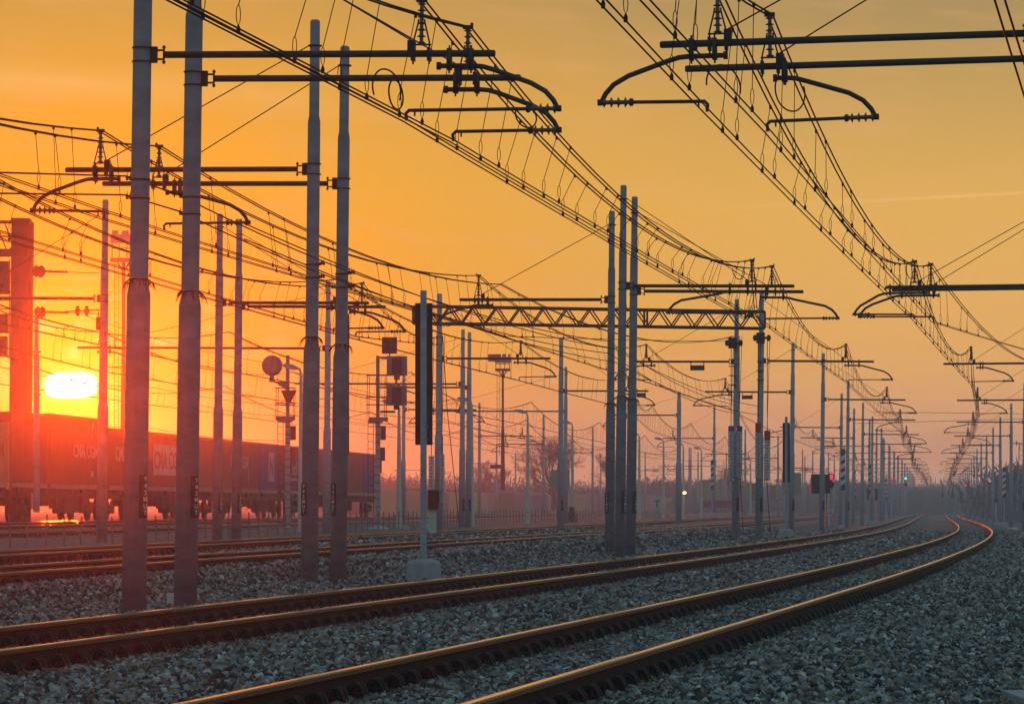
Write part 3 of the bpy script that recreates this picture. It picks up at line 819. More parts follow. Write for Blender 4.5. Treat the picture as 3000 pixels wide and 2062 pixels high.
# ------------------------------------------------------------------ overhead wires
def interp_pts(pts, step, sag=0.):
    out = []
    for i in range(len(pts) - 1):
        a, c = pts[i], pts[i + 1]
        L = (c - a).length; n = max(4, int(L / step))
        for j in range(n if i < len(pts) - 2 else n + 1):
            t = j / n
            p = a.lerp(c, t); p.z -= 4 * sag * (L / 48.) ** 2 * t * (1 - t); out.append(p)
    return out
def overhead(label, sup, drops=True, sag=.95, gap=.045, fade=None, names=('messenger_wire', 'contact_wire')):
    sup = sorted(sup, key=lambda q: q[0].y)
    t = thing('overhead_line', label, 'overhead wires', tuple(sup[0][0]), 'overhead contact lines above the tracks')
    org = Vector(t.location)
    side = Vector((1, -.14, 0))
    for sg in (-1, 1):
        mb_ = MB(); mb_.path([p - org + side * gap * sg * .8 for p in interp_pts([q[1] for q in sup], 2.5, sag)], .0125, 5); mb_.build(names[0], M['wire'], t)
        mb_ = MB(); mb_.path([p - org + side * gap * sg for p in interp_pts([q[0] for q in sup], 5, .03)], .0100, 5); mb_.build(names[1], M['wire'], t)
    if not drops: return t
    cnt = 0; rest = MB()
    for i in range(len(sup) - 1):
        a, c = sup[i], sup[i + 1]
        L = (c[0] - a[0]).length
        n = max(3, int(L / 5.6))
        for j in range(n):
            for sg in (-1, 1):
                s0 = (j + .5 + .085 * sg) / n
                pt = a[1].lerp(c[1], s0); pt.z -= 4 * sag * (L / 48.) ** 2 * s0 * (1 - s0)
                pb = a[0].lerp(c[0], s0); pb.z -= .03 * 4 * s0 * (1 - s0)
                if pb.y < 28 or (pt.z - pb.z) < .15: continue
                pt = pt - org + side * gap * sg * .8; pb = pb - org + side * gap * sg
                far = pb.y + org.y > 150
                m = MB() if cnt < 99 else rest
                if pb.y + org.y > 520: continue
                if far:
                    m.tube(pt, pb, .007, 3)
                else:
                    m.tube(pt, pb + Vector((0, 0, .26)), .0052, 4)
                    m.path([pb + Vector((.022 * math.sin(u) , 0, .17 + .10 * math.cos(u))) for u in np.linspace(0, 6.2832, 9)], .0046, 4)
                    m.lathe(pb - Vector((0, 0, .015)), [(0, .02), (.05, .022), (.09, .006)], 6)
                    m.box(pt + Vector((0, 0, -.015)), (.035, .05, .05))
                if cnt < 99: m.build('dropper', M['wire'], t)
                cnt += 1
    if rest.v:
        o = rest.build('dropper', M['wire'], t); o['kind'] = 'stuff'
    return t
def sp(fn, Y, zc=5.75, zm=7.2, dx=0.): 
    x = float(fn(Y)) + dx
    return (Vector((x, Y, zc)), Vector((x + .1, Y, zm)))
overhead('overhead wires of the second track through the highest arm at left, anchored at the gantry', [sp(AX, -3.)] + SUP['A1'] + [(P(2228, 905, 144.), P(2228, 880, 144.))])
overhead('overhead wires of the second track that run on beyond the gantry to the horizon', [sp(AX, -1.)] + SUP['A2'])
b1 = [q for q in SUP['B1'] if q[0].y < 1000]
overhead('overhead wires above the nearest track that curve down to the horizon at right', [sp(BX, -3.)] + b1)
overhead('overhead wires above the nearest track that swing off to the right edge', [sp(BX, -1.)] + SUP['B2'] + [(P(3110, 1052, 150.), P(3150, 1040, 150.))])
overhead('overhead wires above the third track passing the bundle of three masts', [sp(CX, 13.)] + [q for q in SUP['C1']])
overhead('short overhead wire run above the third track ending at the gantry', [sp(CX, 15., dx=.3)] + SUP['C2'] + [(P(1480, 985, 103), P(1468, 833, 103)), (P(2150, 1000, 145), P(2150, 985, 145))])
overhead('overhead wires above the fourth track through the thin mast pair', [sp(DX, 53.)] + SUP['D1'] + [sp(DX, 225, 5.6, 7.05), sp(DX, 270, 5.6, 7.05), sp(DX, 320, 5.6, 7.05), sp(DX, 370, 5.6, 7.05), sp(DX, 420, 5.6, 7.05)])
overhead('second overhead wire run above the fourth track ending behind the dark double panel sign', [sp(DX, 55., dx=.4)] + SUP['D2'] + [(P(1290, 1010, 142), P(1290, 985, 142))])
EW = curve_fn([(40, -24), (102, -15.4), (132, -14.3), (171, -9.9), (213, -3.4), (300, 3.5), (400, 13), (600, 34)])
overhead('overhead wires of the yard passing just above the sun', [sp(EW, y, 5.75, 7.1) for y in (52., 101., 132., 171., 213., 262., 310., 360.)], sag=.9)
EW2 = curve_fn([(40, -21), (102, -12.), (132, -9.9), (171, -4.65), (219, 1), (300, 9), (400, 19.5), (600, 41)])
overhead('overhead wires of the yard above the end of the freight train', [sp(EW2, y, 5.75, 7.1) for y in (80., 132., 171., 219., 270., 320., 370.)], sag=.9)
overhead('lowest overhead wires of the yard over the freight train roof', [sp(TXf, y, 5.7, 7.1) for y in (90., 140., 190., 240., 290., 340., 390.)], sag=.9)

def jumper(lab, px, py, w, h, Y, a0=0., a1=6.2832, tw=.4):
    c = P(px, py, Y); s_ = F / Y; m = MB()
    m.path([(w / s_ * math.cos(a), tw * math.cos(a), h / s_ * math.sin(a)) for a in np.linspace(a0, a1, 26)], .011, 5)
    tag(m.build('jumper_cable', M['wire'], None, loc=c), lab, 'cable', 'looped jumper cables between the overhead wires')
jumper('tall jumper loop hanging over the wires left of the two highest arms', 1133, 262, 38, 58, 45.5, -.4, 3.6)
jumper('narrow jumper loop beside the tall one, before the highest left arm', 1160, 278, 18, 42, 46.)
jumper('round jumper loop under the bend of the left near arms', 1541, 340, 31, 34, 52., 2.6, 6.8)
jumper('large round jumper loop under the right near arms', 2315, 268, 50, 58, 50., 2.7, 6.7)
jumper('arched jumper cable left of the large round one', 2120, 252, 55, 60, 46., -.2, 3.3)
jumper('small jumper loop just left of the insulators above the gantry end', 2164, 794, 20, 24, 92., 2.9, 6.5)
jumper('small jumper loop left of the two insulators at the right edge arms', 2668, 790, 18, 26, 91., 2.4, 6.2)
# two feeder wires on small brackets along the near masts
def cable(label, pts, r=.011, sag=.25, name='feeder_cable', grp='feeder cables strung along the masts'):
    org = pts[0]
    m = MB(); m.path([p - org for p in interp_pts(pts, 3., sag)], r, 5)
    o = m.build(name, M['wire'], None, loc=org)
    return tag(o, label, 'cable', grp)
TL = P(1790, 1010, 101.)
cable('upper feeder cable coming in from the left edge to the nearest mast', [P(-60, 504, 44), P(366, 516, 47)], sag=.05)
cable('lower feeder cable coming in from the left edge to the nearest mast', [P(-60, 566, 44), P(366, 571, 47)], sag=.05)
cable('upper feeder cable crossing from the second near mast down to the bundle of three masts', [P(368, 516, 47.2), P(520, 570, 49.6), P(952, 768, 62.8), P(1785, 1000, 101.), P(2150, 1185, 145)], sag=.3)
cable('lower feeder cable crossing from the second near mast down to the bundle of three masts', [P(368, 571, 47.2), P(522, 618, 49.6), P(952, 806, 62.8), P(1785, 1035, 101.), P(2150, 1210, 145)], sag=.3)
cable('upper feeder cable from the fourth near mast down to the right', [P(716, 655, 60), P(1040, 795, 65.6), P(1800, 1022, 101.5), P(2226, 1190, 144)], sag=.3)
cable('lower feeder cable from the fourth near mast down to the right', [P(716, 700, 60), P(1040, 835, 65.6), P(1800, 1060, 101.5), P(2226, 1215, 144)], sag=.3)
cable('left one of the two steep wires crossing the top right corner', [P(2886, -90, 34), P(3040, 410, 46)], r=.012, sag=0)
cable('right one of the two steep wires crossing the top right corner', [P(2916, -90, 34), P(3070, 410, 46)], r=.012, sag=0)
cable('thin cable far off crossing level from the right edge to the masts', [P(2560, 1206, 320), P(3020, 1212, 330)], r=.02, sag=.1)
cable('second thin cable far off crossing level just below the first one', [P(2500, 1240, 340), P(3020, 1226, 330)], r=.02, sag=.1)
for k_, (a_, c_) in enumerate((((0, 1075), (900, 1190)), ((0, 1205), (840, 1290)), ((250, 925), (1290, 1190)), ((330, 1075), (1230, 1250)), ((560, 1180), (1240, 1240)), ((860, 1205), (1640, 1290)), ((1290, 1225), (1990, 1330)), ((1300, 1275), (2180, 1345)), ((690, 985), (1230, 1130)))):
    cable('%s of the thin sagging cables crossing the yard sky, counted from the left' % nth[k_], [P(a_[0], a_[1], 170 + 12 * k_), P((a_[0] + c_[0]) / 2, (a_[1] + c_[1]) / 2 + 3, 200 + 14 * k_), P(c_[0], c_[1], 230 + 16 * k_)], r=.016, sag=.5, grp='thin cables across the yard')
# small wire brackets on the near masts belong to the masts
for (px, py, Y, sg, nm) in ((368, 518, 47, -1, 392), (368, 573, 47, -1, 392), (524, 570, 49.6, -1, 543), (524, 620, 49.6, -1, 543), (952, 769, 62.8, 1, 906), (952, 807, 62.8, 1, 906), (1040, 796, 65.6, 1, 991), (1040, 836, 65.6, 1, 991)):
    best = min([o for o in COL.objects if o.name.startswith('catenary_mast')], key=lambda o: abs(o.location.y - Y))
    m = MB(); p = P(px, py, Y); bx_ = best.location.x + (p.z - best.location.z) * best.rotation_euler.y
    m.tube(p, Vector((bx_ + sg * .1, Y, p.z - .02)), .018, 6)
    for j in range(3): m.lathe(p + Vector((-sg * (.02 + .04 * j), 0, -.045)), [(0, .018), (.05, .018), (.06, .006), (.10, .003)], 6)
    m.lathe(Vector((bx_, Y, p.z - .05)), [(0, .128), (.022, .128)], 14)
    o = m.build('wire_bracket', M['dark'], None)
    o.parent = best
    bpy.context.view_layer.update()
    o.matrix_parent_inverse = best.matrix_world.inverted()

# ------------------------------------------------------------------ lattice gantry
def gantry():
    a = P(1213, 922, 142.); c = P(2236, 938, 144.2)
    t = thing('signal_gantry', 'long lattice beam spanning the yard between two masts in mid picture', 'gantry', (a.x, a.y, 7.9))
    org = Vector(t.location)
    d = (c - a); L = d.length; d.normalize(); up = Vector((0, 0, 1)); dp = d.cross(up).normalized() * .28
    h = .315
    for nm, off in (('top_chord', h), ('bottom_chord', -h)):
        for s_ in (-1, 1):
            m = MB(); m.path([a - org + up * off + dp * s_, c - org + up * off + dp * s_], .05, 4); m.build(nm, M['dark'], t)
    n = 15
    m = MB()
    for s_ in (-1, 1):
        for i in range(n):
            p0 = a + d * L * (i / n); p1 = a + d * L * ((i + .5) / n); p2 = a + d * L * ((i + 1) / n)
            m.tube(p0 - org + up * (-h) + dp * s_, p1 - org + up * h + dp * s_, .028, 4)
            m.tube(p1 - org + up * h + dp * s_, p2 - org - up * h + dp * s_, .028, 4)
    m.build('lattice_web', M['dark'], t)
    m = MB()
    for u in (0, .66, 1.0):
        p = a + d * L * u - org
        for s_ in (-1, 1): m.tube(p - up * h + dp * s_, p + up * h + dp * s_, .04, 4)
        m.tube(p + up * h - dp, p + up * h + dp, .03, 4); m.tube(p - up * h - dp, p - up * h + dp, .03, 4)
    m.build('end_frame', M['dark'], t)
    m = MB()
    for i in range(9):
        p = a + d * L * (.56 + i * .009) - org
        m.tube(p + up * h, p + up * (h + .14 + .03 * (i % 2)), .012, 4)
    m.build('bird_spikes', M['dark'], t)
gantry()

# tensioning weight stacks hanging at the gantry masts (loose, hung from wires)
def weights(label, px, y0, y1, Y, w, top):
    a = P(px, y1, Y); H = (y1 - y0) / F * Y
    t = thing('weight_stack', label, 'tensioning weights', tuple(a), 'stacks of tensioning weights on the gantry masts')
    m = MB(); n = int(H / .11)
    for i in range(n):
        r = w / 2 * (1 - .03 * (i % 2))
        m.lathe((0, 0, i * H / n), [(0, r * .9), (.012, r), (H / n - .02, r), (H / n - .008, r * .9)], 12)
        m.box((rnd.uniform(-.02, .02), -r * .98, i * H / n + .05), (.035, .02, .05), 1)
    m.build('weight_disc', [M['weight'], M['dark']], t)['kind'] = 'stuff'
    if top:
        m = MB(); m.lathe((0, 0, H), [(0, w / 2), (.36 if top == 'red' else .2, w / 2), (.38 if top == 'red' else .22, .05)], 12)
        m.build('top_weight', M[top], t)
    m = MB(); zt = HC + (HOR - 985) / F * Y - a.z
    m.tube((0, 0, H), (0, 0, zt), .014, 5); m.tube((0, 0, H + .7), (.1, 0, zt), .010, 5)
    m.build('hanging_rod', M['wire'], t)
weights('ribbed pale weight stack with blue top left of the mast before the gantry end', 2142, 1264, 1410, 144.3, .235, 'blue')
weights('ribbed pale weight stack with blue top right of the mast before the gantry end', 2166, 1264, 1397, 144.3, .235, 'blue')
weights('ribbed pale weight stack with red top left of the gantry end mast', 2221, 1268, 1400, 143.4, .235, 'red')
weights('ribbed pale weight stack with lower red top right of the gantry end mast', 2248, 1290, 1407, 143.4, .235, 'red')
weights('ribbed pale weight stack behind the dark double panel sign, left one', 1264, 1335, 1455, 141.2, .22, None)
weights('ribbed pale weight stack right of the mast behind the dark double panel sign', 1295, 1330, 1472, 141.2, .2, None)
for lab, pts in (('leaning guy wire right of the left gantry weight stacks', [P(2168, 1400, 144), P(2178, 1568, 144)]),
                 ('leaning guy wire right of the red topped weight stacks', [P(2246, 1400, 143), P(2257, 1568, 143)]),
                 ('long guy wire slanting down right of the dark double panel sign', [P(1297, 985, 141), P(1310, 1200, 141), P(1346, 1545, 141)])):
    m = MB(); m.path([p - pts[-1] for p in pts], .016, 5); o = m.build('guy_wire', M['dark'], None, loc=pts[-1]); tag(o, lab, 'guy wire', 'guy wires at the gantry')
# drum and strain insulators on the gantry mast heads
for (px, py, Y, lab) in ((2228, 990, 144, 'wheel'), (2146, 1005, 144.8, 'w')):
    best = min([o for o in COL.objects if o.name.startswith('catenary_mast')], key=lambda o: abs(o.location.y - Y) + (0 if abs(1500 + o.location.x / o.location.y * F - px) < 30 else 99))
    m = MB(); p = P(px, py, Y)
    for s_ in (-1, 1):
        m.lathe(p + Vector((s_ * .26, -.08, 0)), [(0, .10), (.05, .13), (.10, .10)], 14, axis=(1, .3, 0)); m.tube(p, p + Vector((s_ * .26, 0, 0)), .05, 6)
    m.lathe(p - Vector((0, 0, .2)), [(0, .17), (.4, .17)], 12)
    for k in range(3): m.lathe(p - Vector((0, 0, .9 + .35 * k)), [(0, .15), (.03, .15)], 10)
    o = m.build('tensioning_wheel', M['dark'], None); o.parent = best; bpy.context.view_layer.update(); o.matrix_parent_inverse = best.matrix_world.inverted()

# ------------------------------------------------------------------ double panel signs
def panel_sign(label, px, Y, ybase, ytop, p0, p1, zb=None):
    s = F / Y
    x = (px - 1500) / s
    z0 = HC + (HOR - ybase) / s if zb is None else zb
    t = thing('panel_signal', label, 'trackside sign', (x, Y, z0), 'black double panel signs on concrete blocks')
    m = MB()
    bw = .30
    vs = []
    for z, w in ((-.12, bw), (.23, bw * .93), (.27, bw * .85), (.31, bw * .35)):
        vs += [(-w, -w * .8, z), (w, -w * .8, z), (w, w * .8, z), (-w, w * .8, z)]
    fs = [(3, 2, 1, 0), (12, 13, 14, 15)]
    for k in range(3):
        for j in range(4): fs.append((k * 4 + j, k * 4 + (j + 1) % 4, (k + 1) * 4 + (j + 1) % 4, (k + 1) * 4 + j))
    m.add(vs, fs); m.build('concrete_base', M['conc'], t)
    zt = HC + (HOR - ytop) / s - z0
    m = MB(); m.box((0, -.06, (zt + .25) / 2), (.105, .06, zt - .25)); m.box((.045, -.03, (zt + .25) / 2), (.012, .1, zt - .25)); m.build('post', M['pole2'], t)
    za = HC + (HOR - p1) / s - z0; zb_ = HC + (HOR - p0) / s - z0
    for sx in (-1, 1):
        m = MB(); m.box((sx * .075 + .005, .02, (za + zb_) / 2), (.14, .025, zb_ - za)); m.box((sx * .14 + .005, .0, (za + zb_) / 2), (.012, .05, zb_ - za)); m.build('dark_panel', M['plate'], t)
    m = MB()
    for z in (za + .1, za + .3, zb_ - .2): m.box((.05, -.07, z), (.05, .08, .04)); 
    m.build('bracket', M['grey'], t)
    return t
panel_sign('large black double panel sign on pale concrete block before the gantry mast', 1241, 64., 1690, 852, 888, 1303)
panel_sign('smaller black double panel sign on block right of the gantry end', 2303, 152., 1571, 1221, 1238, 1413)

# striped boards
def striped(label, px0, px1, y0, y1, Y, ybase, postpx=None):
    a = P((px0 + px1) / 2, y1, Y); w = (px1 - px0) / F * Y; h = (y1 - y0) / F * Y
    zb = min(HC + (HOR - ybase) / F * Y, a.z - .2)
    t = thing('striped_board', label, 'trackside sign', (a.x, Y, zb), 'black boards with white slanting stripes')
    m = MB(); m.box((0, 0, a.z - zb + h / 2), (w, .03, h)); m.build('board', M['plate'], t)
    n = 5 if h > 2 else 3
    for i in range(1, n):
        zc = a.z - zb + h * (i / n) ; th = h * .055
        m = MB(); sk = w * .5
        for yo in (-.0185, ):
            m.add([(-w / 2, yo, zc - sk / 2 - th), (w / 2, yo, zc + sk / 2 - th), (w / 2, yo, zc + sk / 2 + th), (-w / 2, yo, zc - sk / 2 + th),
                   (-w / 2, yo + .003, zc - sk / 2 - th), (w / 2, yo + .003, zc + sk / 2 - th), (w / 2, yo + .003, zc + sk / 2 + th), (-w / 2, yo + .003, zc - sk / 2 + th)],
                  [(0, 1, 2, 3), (7, 6, 5, 4), (0, 4, 5, 1), (1, 5, 6, 2), (2, 6, 7, 3), (3, 7, 4, 0)])
        m.build('stripe', M['white'], t)
    m = MB(); m.tube((0, .09, 0), (0, .09, a.z - zb + h + .08), .06, 8); m.build('post', M['pole2'], t)
    m = MB(); m.lathe((0, .05, -.15), [(0, .42), (.35, .38), (.42, .2)], 4); m.build('concrete_base', M['conc'], t)
striped('largest board with white slanting stripes, right of the red signal', 2463, 2476, 1316.6, 1435.6, 246, 1549)
striped('narrow striped board behind and right of the largest striped board', 2496.7, 2506.8, 1376.7, 1464.5, 332, 1537)
striped('striped board in the middle of the left mast row, fourth rightward from the gantry', 2543.6, 2553, 1361, 1447, 335, 1536)
striped('small striped board left of the far red light', 2592.5, 2599.5, 1402, 1464.5, 465, 1524)
striped('tiny striped board just right of the far red light', 2618, 2624, 1418, 1469.5, 560, 1518)
striped('striped board left of the gantry masts above the fourth track', 2082, 2091, 1348.4, 1434, 300, 1511)
striped('faint striped board left of the second black double panel sign', 2274, 2281.6, 1402, 1469, 435, 1502)
striped('largest striped board at the right edge between two masts', 2937, 2947, 1369, 1458, 318, 1540)
striped('middle striped board of the right hand row', 2886, 2895.7, 1413, 1475.7, 455, 1524)
striped('smallest striped board of the right hand row', 2859, 2864.6, 1420.7, 1471, 560, 1517)

# ------------------------------------------------------------------ T marker posts
def tmark(label, px, y0, y1, Y, w, ybase):
    a = P(px, y1, Y); s = F / Y; h = (y1 - y0) / s; zb = HC + (HOR - ybase) / s
    t = thing('marker_post', label, 'marker post', (a.x, Y, zb), 'square marker posts with a letter T')
    m = MB(); m.box((0, .03, (a.z - zb) / 2), (w * .5, .12, a.z - zb)); m.box((0, .03, a.z - zb - .02), (w * 1.05, .16, .06)); m.build('pedestal', M['conc'], t)
    m = MB(); m.box((0, 0, a.z - zb + h / 2 + .01), (w, .05, h)); m.build('letter_board', M['lampw'], t)
    me = text_mesh('T', h * .95, M['plate']); o = link('letter', me, t); o.location = (0, -.028, a.z - zb + h * .18); o.rotation_euler = (R(90), 0, 0); o.scale = (1.1, 1, 1)
tmark('marker post with black T right of the black double panel sign base', 1262, 1522, 1550, 104, .25, 1562)
tmark('marker post with black T right of the bundle of three masts', 1925, 1461, 1490, 262, .58, 1520)
tmark('marker post with black T in front of the largest striped board', 2433, 1478, 1501, 244, .45, 1549)
def cabinet():
    Y = 100.; a = P(1271, 1493, Y)
    t = thing('signal_cabinet', 'open dark grey box on a pedestal right of the black double panel sign', 'trackside box', tuple(P(1267, 1560, Y)))
    o = Vector(t.location)
    m = MB(); w, h = .31, .52; c = a - o
    m.box(c + Vector((0, 0, h)), (w, .22, .03)); m.box(c, (w * 1.1, .24, .03)); m.box(c + Vector((-w / 2, 0, h / 2)), (.03, .22, h)); m.box(c + Vector((w / 2, 0, h / 2)), (.03, .22, h), 0, Matrix.Rotation(.12, 3, 'Y'))
    m.build('hood', M['grey'], t)
    m = MB(); m.box(c + Vector((0, .06, h / 2)), (w * .9, .04, h * .95)); m.box(c + Vector((0, .0, h / 2)), (w * .55, .1, h * .5)); m.build('inner_box', M['plate'], t)
    m = MB(); m.box(Vector((.0, 0, c.z / 2)), (.2, .14, c.z)); m.build('pedestal', M['lampw'], t)
cabinet()

# ------------------------------------------------------------------ lamps
def lamp(label, px, top, ybase, Y, side=-1, rot=0.):
    s = F / Y; zb = HC + (HOR - ybase) / s; x = (px - 1500) / s
    zt = HC + (HOR - top) / s - zb
    t = thing('street_lamp', label, 'lamp post', (x, Y, zb), 'pale lamp posts of the yard')
    m = MB(); m.lathe((0, 0, -.1), [(0, .13), (.1, .125), (1.4, .115), (zt - .2, .06), (zt, .055)], 10); m.build('post', M['lampw'], t, True)
    m = MB(); m.path([(0, 0, zt - .15), (side * .05, 0, zt + .05), (side * .22, 0, zt + .14)], .045, 6)
    vs = []
    for i, (u, w, z0, z1) in enumerate(((.12, .08, .02, .13), (.30, .15, .02, .22), (.58, .15, .09, .25), (.72, .06, .17, .22))):
        for yy in (-w, w):
            for z in (z0, z1): vs.append((side * u, yy, zt + z))
    fs = []
    for i in range(3):
        o = i * 4
        fs += [(o, o + 4, o + 5, o + 1), (o + 2, o + 3, o + 7, o + 6), (o, o + 2, o + 6, o + 4), (o + 1, o + 5, o + 7, o + 3)]
    fs += [(0, 1, 3, 2), (12, 14, 15, 13)]
    m.add(vs, fs); m.build('lamp_head', M['pole2'], t)
lamp('lamp post standing directly behind the third near mast', 882, 1085, 1566, 142, -1)
lamp('cream lamp post at the end of the freight train, behind the square signals', 1169, 1188, 1553, 160)
lamp('lamp post touching the slim mast pair, right of the dark double panel sign', 1382, 1178, 1543, 186)
lamp('cream lamp post in front of the large bare tree', 1546, 1212, 1535, 211)
lamp('cream lamp post in front of the right sage green panel and the dark bush', 1677, 1243, 1531, 236)
lamp('lamp post with bent head between two masts right of the bundle of three', 1944, 1290, 1516, 300)
lamp('lamp post carrying the small lit orange lamp', 2002, 1304, 1517, 322)
lamp('lamp post left of the yellow container, right of the lit lamp', 2055, 1317, 1514, 345)
lamp('thin lamp post between the two gantry masts', 2199, 1348, 1507, 420)
lamp('cream post right behind the bundle of three masts', 1873, 1275, 1516, 270)
# lit lamp
t = thing('lit_lamp', 'small glowing orange lamp on a lamp post right of the bundle of three masts', 'lamp', tuple(P(2005.5, 1443, 321)))
m = MB(); m.lathe((0, 0, -.12), [(0, .04), (.05, .12), (.12, .15), (.19, .12), (.24, .04)], 12); m.build('bulb', M['amber'], t, True)
m = MB(); m.lathe((0, 0, .10), [(0, .17), (.06, .12), (.08, .03)], 12); m.build('hood', M['grey'], t)

# ------------------------------------------------------------------ floodlight towers
def tower(label, px, Y, ybase, yplat, ytop, w, box):
    s = F / Y; x = (px - 1500) / s; zb = HC + (HOR - ybase) / s
    zp = HC + (HOR - yplat) / s - zb; zt = HC + (HOR - ytop) / s - zb
    t = thing('floodlight_tower', label, 'floodlight tower', (x, Y, zb))
    m = MB(); m.lathe((0, 0, 0), [(0, w * .17), (zp * .5, w * .12), (zp * .52, w * .09), (zp, w * .08)], 8); m.build('pole', M['tube'], t)
    m = MB(); m.box((0, 0, zp + .08), (w * 1.15, .8, .22))
    m.tube((-w * .3, 0, zp), (0, 0, zp - w * .5), .05, 4); m.tube((w * .3, 0, zp), (0, 0, zp - w * .5), .05, 4); m.build('platform', M['dark'], t)
    m = MB()
    for sx in (-.52, -.2, .15, .5): m.tube((w * sx, 0, zp + .1), (w * sx, 0, zt - .4), .03, 4)
    m.tube((-w * .52, 0, (zp + zt) / 2), (w * .5, 0, (zp + zt) / 2), .03, 4); m.build('frame', M['dark'], t)
    for sx, ww in ((-.38, .42), (.1, .5), (.48, .3)):
        m = MB(); m.box((w * sx, 0, zt - .25), (w * ww, .5, .5)); m.box((w * sx, -.1, zt + .1), (w * ww * .6, .35, .3)); m.build('floodlight', M['grey'], t)
    m = MB(); lx = -w * .33
    for dx in (-.12, .12): m.tube((lx + dx, 0, 3), (lx + dx, 0, zp), .018, 4)
    z = 3.
    while z < zp: m.tube((lx - .12, 0, z), (lx + .12, 0, z), .012, 4); z += .45
    m.build('ladder', M['dark'], t)
    if box:
        m = MB(); m.box((-w * .62, -.3, zp + 1.1), (1.5 * w * .66, .3, .62)); m.build('lamp_board', M['plate'], t)
        m = MB(); m.box((-w * .55, 0, zp - 8.3), (w * .8, .4, .35)); m.build('junction_box', M['dark'], t)
tower('floodlight tower seen between the two leftmost near masts and the red mast', 362, 235, 1452, 766, 688, 1.35, False)
tower('brown floodlight tower rising above the far containers in front of the bare tree', 1473, 330, 1436, 1086, 1046, 1.15, True)

# ------------------------------------------------------------------ left signal portal
def portal():
    Y = 150.; s = F / Y
    b0 = P(57, 1556, Y)
    t = thing('signal_portal', 'broad box column at the left edge with dark signal boxes and beams', 'signal gantry', tuple(b0))
    o = b0
    top = P(66, 640, Y)
    m = MB(); H = top.z - b0.z
    q = Matrix.Rotation(.011, 3, 'Y')
    for (cx, w, d_, dz) in ((-.16, .52, .5, 0), (.19, .16, .62, -.02)):
        m.box(q @ Vector((cx, 0, H / 2)), (w, d_, H + dz), 0, q)
    m.box(q @ Vector((.37, .06, H / 2 - .1)), (.10, .3, H - .1), 0, q)
    m.build('column', M['darkgrey'], t)
    for cx_, cz_, wd_, hh_ in ((-.05, H - .12, .72, .2), (-.12, H - 1.35, .70, .34)):
        m = MB(); m.box(q @ Vector((cx_, 0, cz_)), (wd_, .66, hh_), 0, q); m.build('collar', M['dark'], t)
    for py, th in ((651, .11), (693, .05), (741, .30)):
        m = MB(); p0 = P(-60, py, Y) - o; p1 = P(40, py, Y) - o
        m.box((p0 + p1) / 2, (p1.x - p0.x, .3, th)); m.build('beam', M['dark'], t)
    m = MB()
    for u in range(4):
        m.tube(P(-60 + 25 * u, 657, Y) - o, P(-30 + 25 * u, 735, Y) - o, .025, 4)
    m.build('lattice_brace', M['dark'], t)
    for (x0, x1, y0, y1) in ((-40, 26, 766, 862), (-40, 24, 920, 975), (-40, 22, 985, 1045)):
        m = MB(); p = (P(x0, y0, Y) + P(x1, y1, Y)) / 2 - o; m.box(p, ((x1 - x0) / s, .45, (y1 - y0) / s)); m.box(p + Vector((0, -.25, 0)), ((x1 - x0) / s * .7, .1, (y1 - y0) / s * .7)); m.build('signal_box', M['plate'], t)
    m = MB()
    for px in (28, 38): m.tube(P(px, 760, Y) - o, P(px, 1048, Y) - o, .02, 4)
    for py in (805, 855, 880, 905, 975, 1043): m.tube(P(-40, py, Y) - o, P(40, py, Y) - o, .025, 4)
    for u in range(5): m.tube(P(8 + 5 * u, 850 - 12 * u, Y) - o, P(36, 820 - 12 * u, Y) - o, .02, 4)
    m.build('guard_frame', M['dark'], t)
    m = MB(); m.box(q @ Vector((0, 0, .03)), (1.2, .9, .12)); 
    for u in range(8): m.tube((-.5 + u * .14, -.42, .05), (-.5 + u * .14, -.42, .22), .02, 5)
    m.build('base_plate', M['grey'], t)
portal()
# tension wheels beside it
def wheelm(label, px, py, Y, r, xs, mast=None):
    p = P(px, py, Y)
    t = thing('tension_wheel', label, 'tension wheel', tuple(p), 'notched tension wheels near the left column')
    m = MB()
    n = 26; vs = []; 
    for side in (-.04, .04):
        vs.append((0, side, 0))
        for i in range(n):
            a = 2 * math.pi * i / n; rr_ = r * (.72 if i in (6, 7, 19) else 1.0)
            vs.append((rr_ * math.cos(a), side, rr_ * math.sin(a)))
    fs = []
    for i in range(n):
        j = (i + 1) % n
        fs.append((0, 1 + i, 1 + j)); fs.append((n + 1, n + 2 + j, n + 2 + i)); fs.append((1 + i, n + 2 + i, n + 2 + j, 1 + j))
    m.add(vs, fs); m.build('disc', M['dark'], t)
    m = MB(); s = F / Y
    L = (xs - px) / s
    m.tube((r, 0, -.01), (L, 0, -.06), .012, 4); m.path_lathe(Vector((r, 0, 0)), Vector((1, 0, -.03)), insul_prof(.75, .03, .07, 8), 8, 0); m.build('strain_insulator', M['insul'], t)
wheelm('upper notched wheel just right of the left edge column', 114, 795, 128, .22, 292)
wheelm('lower notched wheel on the thin post above the sun', 118, 914, 128, .20, 292)
t = thing('wheel_post', 'thin post carrying the lower notched wheel, left of the sun', 'post', tuple(P(107, 1500, 128.3)))
m = MB(); H = P(107, 925, 128).z - t.location.z; m.lathe((0, 0, 0), [(0, .115), (H - 1.35, .10), (H - 1.2, .075), (H, .07)], 10); m.build('pole', M['pole'], t)
m = MB(); m.box((.02, 0, H * .6), (.26, .1, .05)); m.box((.02, 0, H - 1.2), (.28, .1, .04)); m.build('bracket', M['dark'], t)
t = thing('spreader_insulator', 'pair of dark upright plates hanging on the wire above the sun', 'insulator', tuple(P(241, 911, 110)))
for dx in (-.13, .13):
    m = MB(); m.box((dx, 0, 0), (.09, .12, .28)); m.box((dx, 0, 0), (.15, .06, .1)); m.build('plate', M['dark'], t)
